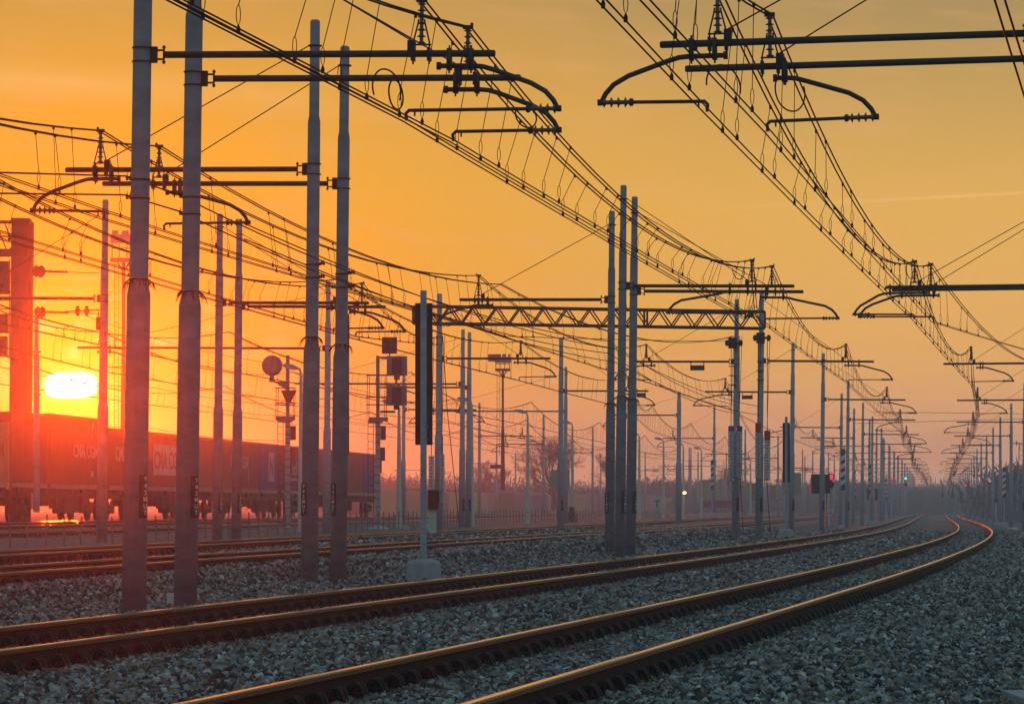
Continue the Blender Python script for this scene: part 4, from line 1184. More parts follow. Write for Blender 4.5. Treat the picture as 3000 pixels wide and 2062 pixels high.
m = MB(); m.tube((-.5, 0, -.02), (.5, 0, .03), .02, 5); m.build('wire_clamp', M['wire'], t)
tag(MB().box((0, 0, 0), (.12, .1, .34)).box((0, 0, .22), (.03, .03, .2)).build('hanging_weight', M['dark'], None, loc=P(288, 948, 101)), 'small dark counterweight hanging left of the red lit mast', 'counterweight')

# ------------------------------------------------------------------ signals seen from behind
def backsignal(label, px, top, ybase, Y, kind):
    s = F / Y; x = (px - 1500) / s; zb = HC + (HOR - ybase) / s
    def Z(py): return HC + (HOR - py) / s - zb
    def Xo(p): return (p - px) / s
    t = thing('signal_mast', label, 'railway signal', (x, Y, zb), 'tall signals seen from behind with platforms')
    lo = 1225 if kind == 'round' else 1235
    m = MB(); m.box((0, 0, Z(lo) / 2), (.20, .16, Z(lo))); z = .35
    while z < Z(lo): m.box((0, 0, z), (.23, .19, .03), 1); z += .33
    m.build('lower_post', [M['conc'], M['dark']], t)
    m = MB(); m.box((0, 0, (Z(lo) + Z(top)) / 2), (.145, .12, Z(top) - Z(lo))); m.build('upper_post', M['grey'], t)
    m = MB(); yp = 1225 if kind == 'round' else 1228
    m.box((-.1 if kind == 'round' else 0.02, 0, Z(yp)), (.78, .6, .17)); m.box((-.1, 0, Z(yp) - .13), (.6, .3, .06)); m.build('platform', M['grey'], t)
    m = MB(); xl = -.47 if kind == 'round' else -.44; xr = .30 if kind == 'round' else .36
    zt_ = Z(1137) if kind == 'round' else Z(1100)
    for xx in (xl, xl + .08, xr - .07, xr): m.tube((xx, -.25, Z(yp)), (xx + .02, -.25, zt_), .014, 4)
    for zz in (zt_, (zt_ + Z(yp)) / 2, Z(1186)): m.tube((xl - .04, -.25, zz), (xr + .03, -.25, zz), .022, 4)
    m.build('hand_rail', M['dark'], t)
    m = MB(); lx = Xo(px) - .35
    for dx in (-.11, .11): m.tube((lx + dx + .05, .1, .2), (lx + dx + .05, .1, Z(yp)), .014, 4)
    z = .4
    while z < Z(yp): m.tube((lx - .06, .1, z), (lx + .16, .1, z), .012, 4); z += .3
    m.build('ladder', M['dark'], t)
    m = MB(); m.box((.22, 0, Z(1268)), (.22, .14, .58)); m.build('junction_box', M['plate'], t)
    m = MB(); m.box((.2, 0, Z(1330)), (.2, .14, .55)); m.box((.1, 0, Z(1350)), (.12, .06, 1.0)); m.build('junction_box', M['plate'], t)
    m = MB(); vs = []
    for z, w in ((-.1, .75), (.05, .62), (.14, .4), (.24, .12)): vs += [(-w, -w * .6, z), (w, -w * .6, z), (w, w * .6, z), (-w, w * .6, z)]
    fs = [(12, 13, 14, 15)]
    for k in range(3):
        for j in range(4): fs.append((k * 4 + j, k * 4 + (j + 1) % 4, (k + 1) * 4 + (j + 1) % 4, (k + 1) * 4 + j))
    m.add(vs, fs); m.build('base_mound', M['conc'], t)
    if kind == 'round':
        cx, cz = Xo(797), Z(1071)
        m = MB(); m.path_lathe(Vector((cx, -.0, cz)), Vector((0, 1, 0)), [(0, .40), (.03, .425), (.06, .42)], 32, 0); m.build('signal_disc', M['grey'], t)
        m = MB(); m.box((cx, -.08, cz - .05), (.3, .16, .45)); m.box((cx, -.04, cz - .50), (.17, .12, .2)); m.box((cx, 0, cz - .63), (.25, .1, .08)); m.build('lamp_housing', M['grey'], t)
        m = MB(); m.add([(cx - .08, 0, Z(1117)), (Xo(838), 0, Z(1116)), (Xo(838), 0, Z(1142)), (cx + .15, 0, Z(1122)), (cx - .08, .06, Z(1117)), (Xo(838), .06, Z(1116)), (Xo(838), .06, Z(1142)), (cx + .15, .06, Z(1122))],
                        [(0, 1, 2, 3), (7, 6, 5, 4), (0, 4, 5, 1), (3, 2, 6, 7)]); m.build('bracket', M['grey'], t)
        m = MB(); m.add([(Xo(823), -.1, Z(1143)), (Xo(870), -.1, Z(1143)), (Xo(852), -.1, Z(1178)), (Xo(838), -.1, Z(1178)), (Xo(823), .1, Z(1143)), (Xo(870), .1, Z(1143)), (Xo(852), .1, Z(1178)), (Xo(838), .1, Z(1178))],
                        [(0, 3, 2, 1), (4, 5, 6, 7), (0, 1, 5, 4), (1, 2, 6, 5), (3, 0, 4, 7)]); m.build('gusset', M['dark'], t)
    else:
        for (x0, x1, y0, y1) in ((1133, 1193, 1043, 1101), (1132, 1192, 1129, 1188)):
            m = MB(); c = Vector(((Xo(x0) + Xo(x1)) / 2, 0, (Z(y0) + Z(y1)) / 2)); w, h = (x1 - x0) / s, (y1 - y0) / s
            m.box(c, (w, .03, h)); m.build('signal_board', M['grey'], t)
            m = MB(); m.box(c + Vector((0, -.09, 0)), (w * .46, .14, h * .8)); m.box(c + Vector((0, -.05, -h * .6)), (w * .28, .12, h * .2)); m.build('lamp_housing', M['dark'], t)
        m = MB(); c = Vector((Xo(1141), 0, Z(1012))); m.box(c, (.62, .05, .68)); m.box(c + Vector((0, -.04, 0)), (.5, .05, .55)); m.tube(c - Vector((0, 0, .34)), c - Vector((0, 0, .46)), .03, 6); m.build('top_box', M['dark'], t)
        m = MB()
        for y0 in (1048, 1125, 1206):
            m.box(((Xo(1111) + Xo(1160)) / 2, 0, Z(y0)), (.62, .1, .1))
        m.build('bracket', M['grey'], t)
backsignal('tall signal with round disc seen from behind, before the freight train', 843, 1041, 1560, 155, 'round')
backsignal('tall signal with two square boards and a box on top, seen from behind', 1107, 1042, 1556, 157, 'square')
# tall dark plank behind the fourth near mast
tag(MB().box((0, 0, 1.9), (.34, .05, 3.85)).box((0, .1, .5), (.09, .09, 6.2)).build('dark_board', M['plate'], None, loc=P(1005, 1330, 104)), 'tall dark board mostly hidden behind the fourth near mast', 'trackside sign')

# ------------------------------------------------------------------ lit signals
def facing(label, px, py, Y, m_, second=None, ring=False, ybase=1505):
    p = P(px, py, Y); s = F / Y; zb = HC + (HOR - ybase) / s
    t = thing('light_signal', label, 'railway signal', (p.x, Y, zb), 'lit railway signals down the line')
    z = p.z - zb
    r = .23
    for k, zz in enumerate([z] + ([z - second] if second else [])):
        m = MB(); m.path_lathe(Vector((0, .0, zz)), Vector((0, -1, 0)), [(0, r * 1.3 if ring else r * .9), (.05, r * 1.3 if ring else r * .9)], 20, 0); m.build('target_board', M['white'] if ring else M['plate'], t)
        if ring:
            m = MB(); m.path_lathe(Vector((0, -.055, zz)), Vector((0, -1, 0)), [(0, r), (.03, r)], 20, 0); m.build('target_disc', M['plate'], t)
        if k == 0:
            m = MB(); m.path_lathe(Vector((0, -.1, zz)), Vector((0, -1, 0)), [(0, r * .6), (.08, r * .5), (.1, r * .2)], 16, 0); m.build('lens', m_, t, True)
            m = MB(); m.path([(r * .66 * math.cos(a), -.32, zz + r * .66 * math.sin(a)) for a in np.linspace(.3, 2.84, 8)], .02, 4); m.build('visor', M['plate'], t)
    m = MB(); m.tube((0, .1, 0), (0, .1, z), .08, 6); m.build('post', M['pole2'], t)
facing('red light signal at the right edge of the black board behind a mast', 2433, 1397, 205, M['redlamp'], .40, ybase=1540)
facing('small red light far down the left mast row, left of the green one', 2612.5, 1400.5, 440, M['redlamp'])
facing('green light signal over a dark ringed disc far down the line', 2653, 1401, 470, M['greenlamp'], .76, True)
facing('lone red light among the masts of the right hand row', 2829, 1422, 520, M['redlamp'])
t = thing('signal_back_board', 'wide black board behind the first mast beyond the gantry', 'trackside sign', tuple(P(2404, 1545, 200)))
m = MB(); c = P(2404, 1417, 200) - Vector(t.location); m.box(c, (1.0, .05, 1.02)); m.build('board', M['plate'], t)
m = MB(); m.box((c.x + .3, .08, c.z / 2), (.08, .08, c.z)); m.build('post', M['grey'], t)
for (x0, x1, y0, y1, Y, lab, mm) in ((1613, 1669, 1376, 1432, 222, 'square sage green board behind the mast left of the bundle of three', 'sage'), (2291, 2347, 1385, 1448, 262, 'square sage green board behind the second black double panel sign', 'sage'),
                                (2562, 2572, 1431, 1465, 350, 'small upright black board among the left row of masts', 'plate'), (2913, 2925, 1461, 1472, 330, 'small black box sign left of the largest right striped board', 'plate'),
                                (2540, 2546, 1430, 1462, 330, 'narrow black board behind the middle striped board', 'plate')):
    p0 = P(x0, y1, Y); p1 = P(x1, y0, Y)
    t = thing('back_board', lab, 'trackside sign', ((p0.x + p1.x) / 2, Y, 0.))
    m = MB(); m.box((0, 0, (p0.z + p1.z) / 2), (p1.x - p0.x, .05, p1.z - p0.z)); m.build('board', M[mm], t)
    m = MB(); m.box((0, .07, p0.z / 2 - .1), (.12, .09, p0.z + .3)); m.build('post', M['pole2'], t)
# hanging boards below arms
for (x0, x1, y0, y1, Y, lab) in ((2022, 2064, 1070, 1085, 144, 'dark board hanging under the arm left of the gantry end'), (2173, 2205, 1158, 1169, 182, 'smaller dark board hanging under an arm between the gantry masts'),
                               (1865, 1892, 1151, 1164, 178, 'dark board hanging right of the bundle of three masts'), ):
    p0 = P(x0, y1, Y); p1 = P(x1, y0, Y)
    t = thing('hanging_board', lab, 'hanging sign', ((p0.x + p1.x) / 2, Y, p1.z), 'dark boards hung under the arms')
    w = p1.x - p0.x; h = p1.z - p0.z
    m = MB(); m.box((0, 0, -h / 2), (w, .06, h)); m.build('board', M['plate'], t)
    m = MB()
    for sx in (-.45, .45): m.tube((w * sx, 0, -h), (w * sx, 0, h * .95), .018, 4)
    m.build('hanger', M['dark'], t)

# ------------------------------------------------------------------ fence
FX = curve_fn([(50, -15.6), (86, -11.5), (119, -7.9), (160, -4.4), (206, -.9), (300, 10), (420, 24)])
def fence():
    y = 56.; t = thing('fence', 'low fence of thin grey posts running along the yard behind the fourth track', 'fence', (float(FX(56.)), 56., 0))
    o = Vector(t.location); n = 0; rest = MB(); rails = []
    while y < 330:
        x = float(FX(y)); zb = gzx(x, y) - .05
        h = .78 + rnd.uniform(-.05, .05)
        m = MB() if n < 98 else rest
        c = Vector((x, y, zb)) - o
        m.box(c + Vector((rnd.uniform(-.02, .02), 0, h / 2)), (.042, .042, h), 0, Matrix.Rotation(rnd.uniform(-.05, .05), 3, 'Y'))
        if n < 98: m.build('fence_post', M['fence'], t)
        n += 1; y += 1.8
        rails.append(Vector((x, y - 1.8, zb + .6)) - o)
    rest.build('fence_post', M['fence'], t)['kind'] = 'stuff'
    for dz in (0, -.3):
        m = MB(); m.path([p + Vector((0, 0, dz)) for p in rails], .006, 3); m.build('fence_wire', M['wire'], t)
fence()

# ------------------------------------------------------------------ freight train
def container(label, y0, L, z0, H, col, fn=TXf, group='containers on the freight train', W=2.44, writing=None, ribs=True, name='shipping_container'):
    y1 = y0 + L
    a = Vector((float(fn(y0)), y0, z0)); c = Vector((float(fn(y1)), y1, z0))
    d = (c - a); L_ = d.length; d.normalize()
    ang = math.atan2(d.y, d.x)
    t = thing(name, label, 'shipping container', tuple(a), group, (0, 0, ang))
    # local x along the train, -y faces the camera side
    m = MB()
    prof = []
    if ribs:
        p_ = .28; n = int((L_ - .3) / p_)
        x = .15
        for i in range(n):
            prof += [(x, 0), (x + p_ * .3, 0), (x + p_ * .45, .036), (x + p_ * .85, .036)]; x += p_
        prof += [(L_ - .15, 0)]
    else: prof = [(.15, 0), (L_ - .15, 0)]
    for sgn in (-1, 1):
        vs = []; fs = []
        for (x, d_) in prof:
            yv = sgn * (W / 2 - .03 - d_)
            vs += [(x, yv, .16), (x, yv, H - .12)]
        for i in range(len(prof) - 1): fs.append((2 * i, 2 * i + 2, 2 * i + 3, 2 * i + 1))
        m.add(vs, fs)
    for xe in (.06, L_ - .06):
        m.add([(xe, -W / 2 + .05, .1), (xe, W / 2 - .05, .1), (xe, W / 2 - .05, H - .05), (xe, -W / 2 + .05, H - .05)], [(0, 1, 2, 3)])
    m.build('side_wall', CONT[col], t)
    m = MB(); m.box((L_ / 2, 0, H - .03), (L_ - .1, W - .1, .04)); m.build('roof', CONT[col], t)
    m = MB()
    for sy in (-1, 1):
        for x in (.075, L_ - .075): m.box((x, sy * (W / 2 - .075), H / 2), (.15, .15, H))
        m.box((L_ / 2, sy * (W / 2 - .04), H - .06), (L_ - .3, .08, .12)); 
    m.build('frame', CONT[col] if ribs else CONT['beige'], t)  # far row: pale frame colour stands in for sunlit top edges
    m = MB()
    for sy in (-1, 1): m.box((L_ / 2, sy * (W / 2 - .04), .08), (L_ - .3, .085, .16))
    m.build('sill', M['sill'], t)
    if writing:
        for (body, size, xx, zz, sxx, mm) in writing:
            if body == '#':
                w_, h_ = size
                o = MB().box((0, 0, 0), (w_, .006, h_)).build('white_panel', M['whitelet'], t); o.location = (xx, -W / 2 + .016, zz); continue
            me = cached(('tx', body, size, mm), lambda: text_mesh(body, size, M[mm] if mm in M else CONT[mm], 'container_writing', .004))
            o = link('container_writing', me, t); o.location = (xx, -W / 2 + .008, zz); o.rotation_euler = (R(90), 0, 0); o.scale = (sxx, 1, 1)
    return t
M['whitelet'] = mat('white_lettering', (.40, .38, .36), .8, 0, .45, 3.0)
def bogie(t, x):
    for dx in (-.9, .9):
        for sy in (-.75, .75):
            m = MB(); m.path_lathe(Vector((x + dx, sy - .065, .46)), Vector((0, 1, 0)), [(0, .38), (.01, .46), (.10, .46), (.105, .49), (.13, .49)], 18, 0); m.build('wheel', M['wheel'], t)
    for sy in (-1.0, 1.0):
        m = MB(); m.box((x, sy, .56), (2.3, .12, .22)); m.box((x, sy, .42), (.6, .14, .3))
        for dx in (-.9, .9): m.box((x + dx, sy, .50), (.36, .18, .36)); m.tube((x + dx, sy, .3), (x + dx, sy, .8), .09, 6)
        m.build('bogie_frame', M['wagon'], t)
def wagon(label, y0, L, fn=TXf, col='wagon', zr=ZT):
    a = Vector((float(fn(y0)), y0, zr)); c = Vector((float(fn(y0 + L)), y0 + L, zr)); d = c - a; L_ = d.length
    t = thing('flat_wagon', label, 'freight wagon', tuple(a), 'flat wagons of the freight train', (0, 0, math.atan2(d.y, d.x)))
    m = MB()
    for sy in (-1.1, 1.1): m.box((L_ / 2, sy, 1.10), (L_ - 1.0, .14, .36)); m.box((L_ / 2, sy * .5, .85), (L_ * .5, .1, .5))
    for x in np.arange(1, L_ - .5, 1.5): m.box((x, 0, 1.1), (.12, 2.2, .2)); m.box((x, -1.2, 1.18), (.22, .12, .16))
    m.build('frame', M[col], t)
    m = MB(); m.box((L_ * .5, -1.0, .62), (2.6, .4, .55)); m.box((L_ * .38, -1.05, .75), (.7, .3, .5)); m.box((L_ * .62, -1.05, .68), (.8, .3, .6)); m.build('equipment_box', M['wagon'], t)
    for x in (2.2, L_ - 2.2): bogie(t, x)
    for x in (.2, L_ - .2):
        m = MB()
        for sy in (-.87, .87): m.path_lathe(Vector((x, sy, 1.06)), Vector((1 if x > 1 else -1, 0, 0)), [(0, .1), (.35, .1), (.36, .22), (.4, .22)], 10, 0)
        m.build('buffer', M['wheel'], t)
    m = MB(); m.box((3.4, -1.18, .78), (.8, .03, .62)); m.build('wagon_plate', M['sill'], t)
ZF = ZT + 1.30
wl = ['flat wagon cut by the left edge behind the broad column', 'flat wagon under the containers right below the sun', 'flat wagon behind the two leftmost near masts', 'flat wagon behind the thin mast pair', 'flat wagon under the right end of the freight train']
wy = [122., 141.3, 161.3, 183., 208.]; wL = [18.8, 19.4, 21.2, 24.4, 34.]
for i in range(5): wagon(wl[i], wy[i], wL[i] if i < 4 else 27., TXf, 'wagony' if i in (3,) else 'wagon')
container('brown ribbed container cut by the left edge, behind the broad column', 124.0, 16.7, ZF, 2.36, 'tan', writing=[('M', .7, 15.6, 1.1, 1.3, 'oxide')])
container('dark red container with flat side standing right of the broad column', 140.9, 6.05, ZF, 2.80, 'oxide')
container('tall red container glowing under the sun, white lettering', 147.2, 10.4, ZF, 2.88, 'oxide', writing=[('CMA CGM', .72, 6.4, 1.25, 1.35, 'whitelet'), ('/', .8, 7.6, 2.1, 1.6, 'whitelet'), ('#', (.5, .22), 7.6, .6, 1, '')])
container('low red container between the red mast and the nearest near mast', 157.9, 6.0, ZF, 2.55, 'oxide', writing=[('CMA', .85, 2.4, 1.2, 1.2, 'whitelet'), ('/', .8, 3.0, 2.0, 1.4, 'whitelet')])
container('red container with red lettering on a white panel', 164.1, 12.2, ZF, 2.55, 'oxide', writing=[('#', (6.6, 1.35), 6.2, 1.35, 1, ''), ('CMA CGM', 1.05, 6.2, .98, 1.28, 'oxide')])
container('short brown container right of the second near mast', 176.5, 4.5, ZF, 2.55, 'brown')
container('brown red container behind the thin mast pair with white lettering', 181.2, 12.3, ZF, 2.55, 'brown', writing=[('CMA CGM', .85, 6.9, 1.2, 1.25, 'whitelet'), ('/', .9, 9.4, .5, 1.4, 'whitelet')])
container('dark blue container with a white block emblem left of the round signal', 193.7, 5.8, ZF, 2.55, 'navy', writing=[('#', (1.7, 1.5), 3.6, 1.35, 1, ''), ('N', 1.3, 3.6, .9, 1.2, 'navy'), ('I', .5, 1.0, 1.9, .7, 'whitelet'), ('I', .5, 1.0, 1.3, .7, 'whitelet'), ('I', .5, 1.0, .7, .7, 'whitelet')])
container('plum brown container with white writing right of the round signal', 200.2, 6.4, ZF, 2.55, 'plum', writing=[('nc:0', 1.0, 4.4, 1.0, 1.1, 'whitelet'), ('#', (2.6, .1), 4.4, .75, 1, '')])
container('brown container seen between the third and fourth near masts', 206.8, 11.0, ZF, 2.55, 'brown')
container('brown container right of the fourth near mast', 218.0, 11.6, ZF, 2.55, 'brown')
container('last dark blue container at the right end of the freight train', 229.8, 6.1, ZF, 2.55, 'navy', writing=[('E', .9, 4.6, 1.4, 1.1, 'whitelet'), ('S', .9, 4.6, .5, 1.1, 'whitelet'), ('I', .5, 1.6, 1.9, .7, 'whitelet'), ('I', .5, 1.6, 1.2, .7, 'whitelet')])
# far row of containers
FRX = curve_fn([(300, -29), (410, -14.), (500, 1.6), (600, 18.8), (760, 46), (900, 70)])
cols = ['brown', 'ochre', 'tan', 'brown', 'navy', 'ochre', 'plum', 'ochre', 'tan', 'brown', 'grey', 'navy', 'ochre', 'tan', 'ochre', 'tan', 'brown', 'plum', 'navy', 'brown', 'grey', 'tan', 'ochre', 'yellow']
y = 396.; k = 0
ftn = ['first', 'second', 'third', 'fourth', 'fifth', 'sixth', 'seventh', 'eighth', 'ninth', 'tenth', 'eleventh', 'twelfth', 'thirteenth', 'fourteenth', 'fifteenth', 'sixteenth', 'seventeenth', 'eighteenth', 'nineteenth', 'twentieth', 'twenty-first', 'twenty-second', 'twenty-third', 'twenty-fourth']
while y < 640 and k < 24:
    L = rnd.choice([6.0, 12.1, 12.1, 9.0])
    container('%s container counted from the left in the far row, %s' % (ftn[k], {'navy': 'blue', 'oxide': 'red'}.get(cols[k], cols[k])), y, L, .34, 2.62 + .25 * (k % 3 == 0), cols[k], FRX, 'containers of the far row behind the fence', ribs=False)
    y += L + .35; k += 1
def boxat(lab, x0, x1, y0, y1, Y, col, emblem=False):
    p0 = P(x0, y1, Y); p1 = P(x1, y0, Y); w = p1.x - p0.x; h = p1.z - p0.z
    t = thing('yard_container', lab, 'shipping container', ((p0.x + p1.x) / 2, Y, p0.z), 'boxes standing in the yard behind the gantry masts', (0, 0, -.15))
    m = MB(); m.box((0, 3, h / 2), (w - .06, 6, h - .08)); m.build('side_wall', CONT[col], t)
    m = MB()
    for sx in (-1, 1):
        m.box((sx * (w / 2 - .05), -.01, h / 2), (.1, .12, h))
    m.box((0, -.01, h - .05), (w - .2, .1, .1)); m.box((0, -.01, .05), (w - .2, .1, .1)); m.box((0, -.02, h * .5), (.05, .06, h - .2)); m.build('frame', CONT[col], t)
    if emblem:
        m = MB(); m.path_lathe(Vector((0.1, -.03, h * .2)), Vector((0, -1, 0)), [(0, .16), (.02, .16)], 16, 0); m.build('emblem', M['whitelet'], t)
boxat('yellow container with small round white emblem left of the striped board', 2056, 2087, 1405, 1467, 400, 'yellow', True)
boxat('beige upright container right of the yellow one', 2104, 2116, 1404, 1460, 420, 'beige')
boxat('pale narrow container between the gantry masts', 2188, 2196, 1412, 1460, 440, 'ochre')
boxat('brown container between the gantry masts', 2197, 2214, 1415, 1465, 440, 'brown')
boxat('tan container right of the gantry end', 2256, 2276, 1420, 1466, 440, 'tan')
boxat('pale grey container behind the left row of masts', 2500, 2518, 1455, 1496, 480, 'grey')
boxat('long dark wagon body left of the two gantry masts', 2052, 2150, 1466, 1487, 430, 'plum')
# dark bush behind the lamp
def bush(lab, px, y0, y1, Y, w):
    p = P(px, y1, Y); H = (y1 - y0) / F * Y
    t = thing('bush', lab, 'bush', tuple(p)); m = MB()
    for i in range(700):
        a = rnd.uniform(0, 6.28); r = w / 2 * math.sqrt(rnd.random()); z = rnd.uniform(.02, 1) * H
        r *= math.sin(min(1, .35 + z / H * .9) * math.pi * .95) ** .5 if z < H else 1
        c = Vector((r * math.cos(a), r * math.sin(a), z)); l = rnd.uniform(.04, .11)
        d = Vector((rnd.gauss(0, 1), rnd.gauss(0, 1), rnd.gauss(.4, 1))).normalized() * l; e = d.cross(Vector((rnd.gauss(0, 1), rnd.gauss(0, 1), rnd.gauss(0, 1)))).normalized() * l * .35
        m.add([c, c + d * .5 + e, c + d, c + d * .5 - e], [(0, 1, 2, 3)])
    m.build('foliage', M['bush'], t)
    m = MB()
    for k in range(5): m.path([(0, 0, -.1), (rnd.uniform(-.2, .2), 0, H * .4), (rnd.uniform(-.3, .3), 0, H * .8)], [.03, .02, .008], 5)
    m.build('stem', M['tree'], t)
bush('dark round bush at the foot of the cream lamp post behind the tracks', 1675, 1486, 1533, 233, .78)

# ------------------------------------------------------------------ trees
def tree(lab, px, ybase, ytop, Y, spread, seed, grp='bare trees beyond the yard'):
    r = random.Random(seed); p = P(px, ybase, Y); H = (ybase - ytop) / F * Y
    t = thing('bare_tree', lab, 'tree', tuple(p), grp)
    tr = MB(); cr = MB()
    def grow(mb_, a, d, L, rad, lev):
        pts = [a]; q = a.copy(); dd_ = d.copy(); rs_ = [rad]
        k = 4 if lev < 2 else 3
        for i in range(k):
            dd_ = (dd_ + Vector((r.gauss(0, .12), r.gauss(0, .12), r.gauss(.05, .06)))).normalized()
            q = q + dd_ * L / k; pts.append(q.copy()); rs_.append(rad * (1 - .55 * (i + 1) / k))
        mb_.path(pts, rs_, 5 if lev < 2 else 3, caps=False)
        if lev >= 5: return
        nb = {0: 7, 1: 5, 2: 4, 3: 4, 4: 3}[lev]
        for i in range(nb):
            u = r.uniform(.35 if lev else .25, 1.0); idx = min(k - 1, int(u * k)); st = pts[idx].lerp(pts[idx + 1], u * k - idx)
            ax_ = Vector((r.gauss(0, 1), r.gauss(0, 1), r.gauss(0, .5))); ax_ = (ax_ - dd_ * ax_.dot(dd_))
            if ax_.length < .01: continue
            ax_.normalize()
            nd = (dd_ * r.uniform(.6, 1.1) + ax_ * r.uniform(.5, .95) * spread + Vector((0, 0, .18))).normalized()
            grow(cr, st, nd, L * r.uniform(.52, .72), max(.013, rs_[idx] * .55), lev + 1)
    for k in range(2):
        grow(tr, Vector((k * .5 - .25, 0, -.2)), Vector((r.uniform(-.15, .15), 0, 1)).normalized(), H * .42, H * .022, 0)
    tr.build('trunk', M['tree'], t)
    me = cr.mesh('crown', M['tree']); o = link('crown', me, t)
    zmax = max(v[2] for v in cr.v); o.scale = (1, 1, H / zmax); 
    return t
tree('large spreading bare tree in the middle distance left of the bundle of three masts', 1625, 1490, 1243, 480, 1.0, 5)
tree('smaller bare tree touching the left of the bundle of three masts', 1795, 1490, 1305, 500, 1.0, 8)
tree('low wide bare tree left of the floodlight tower', 1440, 1490, 1340, 520, 1.1, 11)
tree('faint bare tree behind the masts right of the lit lamp', 2160, 1492, 1345, 560, 1.1, 14)
tree('bare tree at the right edge behind the last mast', 2992, 1500, 1330, 430, 1.1, 21)

# far woods: one mass of fine upright twigs, irregular skyline
def woods(name, lab, path, hfun, n, seed, m_, size=(.5, 2.2)):
    r = np.random.RandomState(seed)
    V = []; Q = []
    pts = np.array(path)
    u = r.uniform(0, 1, n)
    seglen = np.sqrt(np.sum(np.diff(pts, axis=0) ** 2, 1)); cum = np.concatenate([[0], np.cumsum(seglen)]) / seglen.sum()
    x = np.interp(u, cum, pts[:, 0]) + r.normal(0, 3, n); y = np.interp(u, cum, pts[:, 1]) + r.normal(0, 12, n)
    h = hfun(u) * (.62 + .38 * np.sin(u * 97 + np.sin(u * 41) * 3) ** 2) * r.uniform(.55, 1.05, n)
    z = r.uniform(0, 1, n) ** .7 * h
    L = r.uniform(size[0], size[1], n); tilt = r.normal(0, .45, n); w = L * r.uniform(.05, .14, n)
    dx = np.sin(tilt) * L; dz = np.cos(tilt) * L
    ang = r.uniform(0, 3.14, n)
    v0 = np.stack([x - w * np.cos(ang), y - w * np.sin(ang), z - .8], -1); v1 = np.stack([x + w * np.cos(ang), y + w * np.sin(ang), z - .8], -1); v2 = np.stack([x + dx, y, np.minimum(z + dz, h + .4) - .8], -1)
    V = np.stack([v0, v1, v2], 1).reshape(-1, 3)
    Q = np.arange(n * 3).reshape(-1, 3)
    o = link(name, np_mesh(name, V, Q, m_)); return tag(o, lab, 'woodland', kind='stuff')
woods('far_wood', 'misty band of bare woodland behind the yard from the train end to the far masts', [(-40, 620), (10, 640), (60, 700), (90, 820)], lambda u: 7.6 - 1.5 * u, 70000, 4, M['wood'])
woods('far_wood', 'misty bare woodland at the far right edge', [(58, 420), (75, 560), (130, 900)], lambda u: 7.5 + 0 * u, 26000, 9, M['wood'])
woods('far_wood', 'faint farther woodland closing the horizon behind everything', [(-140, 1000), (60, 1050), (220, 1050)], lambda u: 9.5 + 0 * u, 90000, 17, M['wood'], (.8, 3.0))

# misty hill at the vanishing point
def hill():
    pr = [(-22, -1), (-17, 1.2), (-12, 3.4), (-7, 5.6), (-3, 6.5), (2, 6.6), (7, 6.2), (12, 5.1), (18, 3.6), (26, 3.2), (50, 3.0), (90, 2.6), (130, -1)]
    cx = (2768 - 1500) / F * 930
    m = MB(); n = len(pr); vs = []
    for yy, f_ in ((925, 0), (930, .7), (940, 1), (955, 1), (975, 0)):
        for (x, z) in pr: vs.append((cx + x, yy, (z + 1) * f_ - 1))
    fs = [(i * n + j, i * n + j + 1, (i + 1) * n + j + 1, (i + 1) * n + j) for i in range(4) for j in range(n - 1)]
    m.add(vs, fs); o = m.build('hill', M['hill'], None, True); o['kind'] = 'structure'
hill()

# ------------------------------------------------------------------ small things on the ground
for nm_, lab_, x_, y_, w_, l_, z_ in (('concrete_slab', 'flat grey concrete slab with a pale joint in the bottom right corner', 4.5, 29.0, 1.3, 2.0, -.52),
                                  ('concrete_slab', 'half buried grey slab at the right edge above the corner slab', 6.05, 38.5, 1.5, 2.4, -.56)):
    t = thing(nm_, lab_, 'concrete slab', (x_, y_, z_))
    m = MB(); m.box((0, 0, 0), (w_, l_, .14)); m.build('slab', M['slab'], t)
    m = MB(); m.box((-w_ * .28, 0, .073), (.02, l_ * .99, .006)); m.build('joint', M['stubw'], t)
tag(MB().box((0, 0, 0), (.5, 1.2, .02), 0, Matrix.Rotation(.1, 3, 'X')).box((.15, .5, .02), (.35, .5, .02)).build('rusty_sheet', M['rustpatch'], None, loc=(float(BX(66.)), 66., -.17)), 'flat rusty brown sheet lying between the rails of the nearest track', 'metal sheet')
def block(lab, px, py, Y, w, h, m_='conc', name='concrete_block'):
    p = P(px, py, Y); m = MB(); vs = []
    for z, ww in ((-.2, w / 2), (h * .8, w / 2 * .93), (h, w / 2 * .7)): vs += [(-ww, -ww * .8, z), (ww, -ww * .8, z), (ww, ww * .8, z), (-ww, ww * .8, z)]
    fs = [(8, 9, 10, 11)]
    for k in range(2):
        for j in range(4): fs.append((k * 4 + j, k * 4 + (j + 1) % 4, (k + 1) * 4 + (j + 1) % 4, (k + 1) * 4 + j))
    m.add(vs, fs); tag(m.build(name, M[m_], None, loc=p), lab, 'concrete block')
block('pale concrete block between the last near striped boards at left', 2546, 1540, 262, .55, .35)
block('pale stones heap left of the right edge mast', 2965, 1552, 285, .8, .18, 'stubw', 'stone_heap')
block('pale concrete block below the largest right striped board', 2925, 1542, 316, .8, .35)
block('small pale block at the foot of the third right mast', 2868, 1520, 440, .7, .3)
block('low cream box right of the cream post behind the bundle of three', 1895, 1520, 262, .2, .3)
block('low pale box beside the lamp post at the train end', 1190, 1550, 158, .26, .16)
block('tiny white box at the foot of the second near mast', 500, 1748, 50.4, .1, .05, 'stubw')
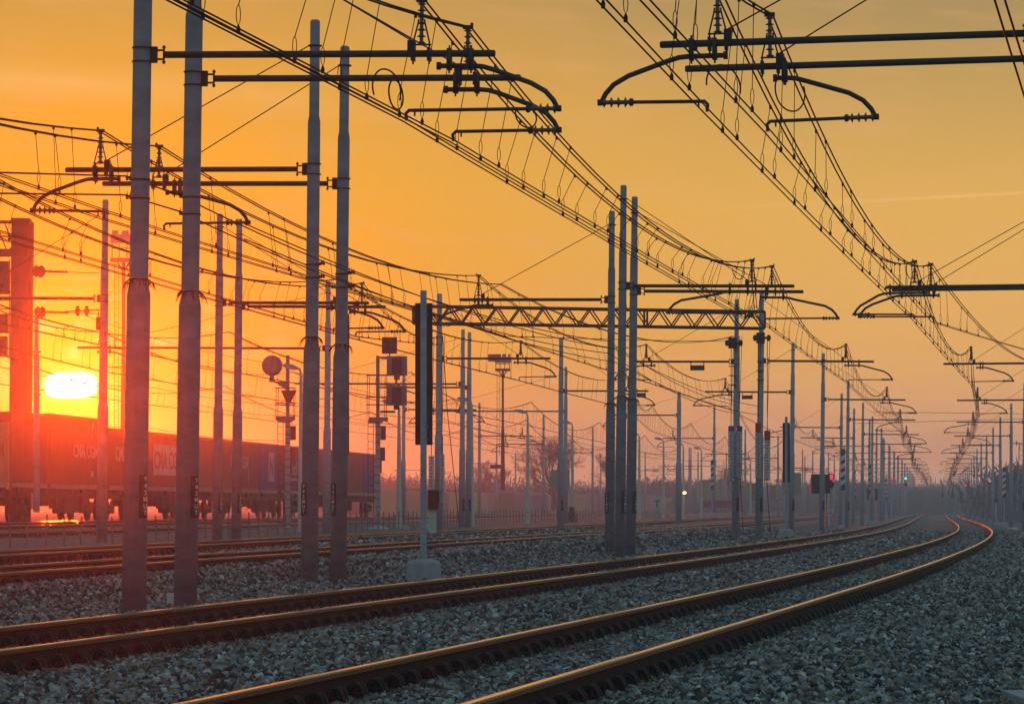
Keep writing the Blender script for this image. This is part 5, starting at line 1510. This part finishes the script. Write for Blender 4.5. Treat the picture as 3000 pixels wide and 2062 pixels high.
# right edge pylon
def pylon():
    Y = 420; p = P(2993, 1500, Y); H = (1500 - 1296) / F * Y
    t = thing('lattice_pylon', 'thin lattice pylon at the right edge behind the masts', 'pylon', tuple(p))
    m = MB(); w = .5
    for sx in (-1, 1): m.tube((sx * w, 0, 0), (sx * w * .5, 0, H), .05, 4)
    n = 14
    for i in range(n):
        z0, z1 = H * i / n, H * (i + 1) / n; w0 = w * (1 - .5 * i / n); w1 = w * (1 - .5 * (i + 1) / n)
        m.tube((w0 * (-1) ** i, 0, z0), (-w1 * (-1) ** i, 0, z1), .03, 4)
    m.build('lattice', M['pole2'], t)
    m = MB(); m.tube((-1.1, 0, H - .1), (.7, 0, H - .1), .05, 4)
    for x in (-1.05, -.55, .3): m.lathe((x, 0, H - .3), insul_prof(.5, .05, .14, 3), 8)
    m.build('insulators', M['grey'], t)
pylon()

# ------------------------------------------------------------------ haze
hz = MB().box((30, 540, 8), (420, 1140, 20.2)).build('haze', None, None) if False else None
me = bpy.data.meshes.new('haze')
x0, x1, y0, y1, z0, z1 = -260, 360, -40, 1180, -2.6, 22.
vs = [(x0, y0, z0), (x1, y0, z0), (x1, y1, z0), (x0, y1, z0), (x0, y0, z1), (x1, y0, z1), (x1, y1, z1), (x0, y1, z1)]
me.from_pydata(vs, [], [(3, 2, 1, 0), (4, 5, 6, 7), (0, 1, 5, 4), (1, 2, 6, 5), (2, 3, 7, 6), (3, 0, 4, 7)])
hm = bpy.data.materials.new('haze_air'); hm.use_nodes = True
t_ = hm.node_tree; t_.nodes.clear()
pv = t_.nodes.new('ShaderNodeVolumePrincipled'); out = t_.nodes.new('ShaderNodeOutputMaterial')
pv.inputs['Color'].default_value = (.84, .94, 1.0, 1)
pv.inputs['Density'].default_value = .00068
pv.inputs['Anisotropy'].default_value = -.3
pw = t_.nodes.new('ShaderNodeVolumePrincipled')      # added forward-scattering lobe, stands in for the flare round the sun
pw.inputs['Color'].default_value = (.95, .92, .90, 1); pw.inputs['Density'].default_value = .000085; pw.inputs['Anisotropy'].default_value = .968
ad = t_.nodes.new('ShaderNodeAddShader')
t_.links.new(pv.outputs[0], ad.inputs[0]); t_.links.new(pw.outputs[0], ad.inputs[1])
t_.links.new(ad.outputs[0], out.inputs['Volume'])
me.materials.append(hm)
ho = link('haze', me); ho['kind'] = 'stuff'; tag(ho, 'thin evening haze hanging over the whole railway yard', 'haze')
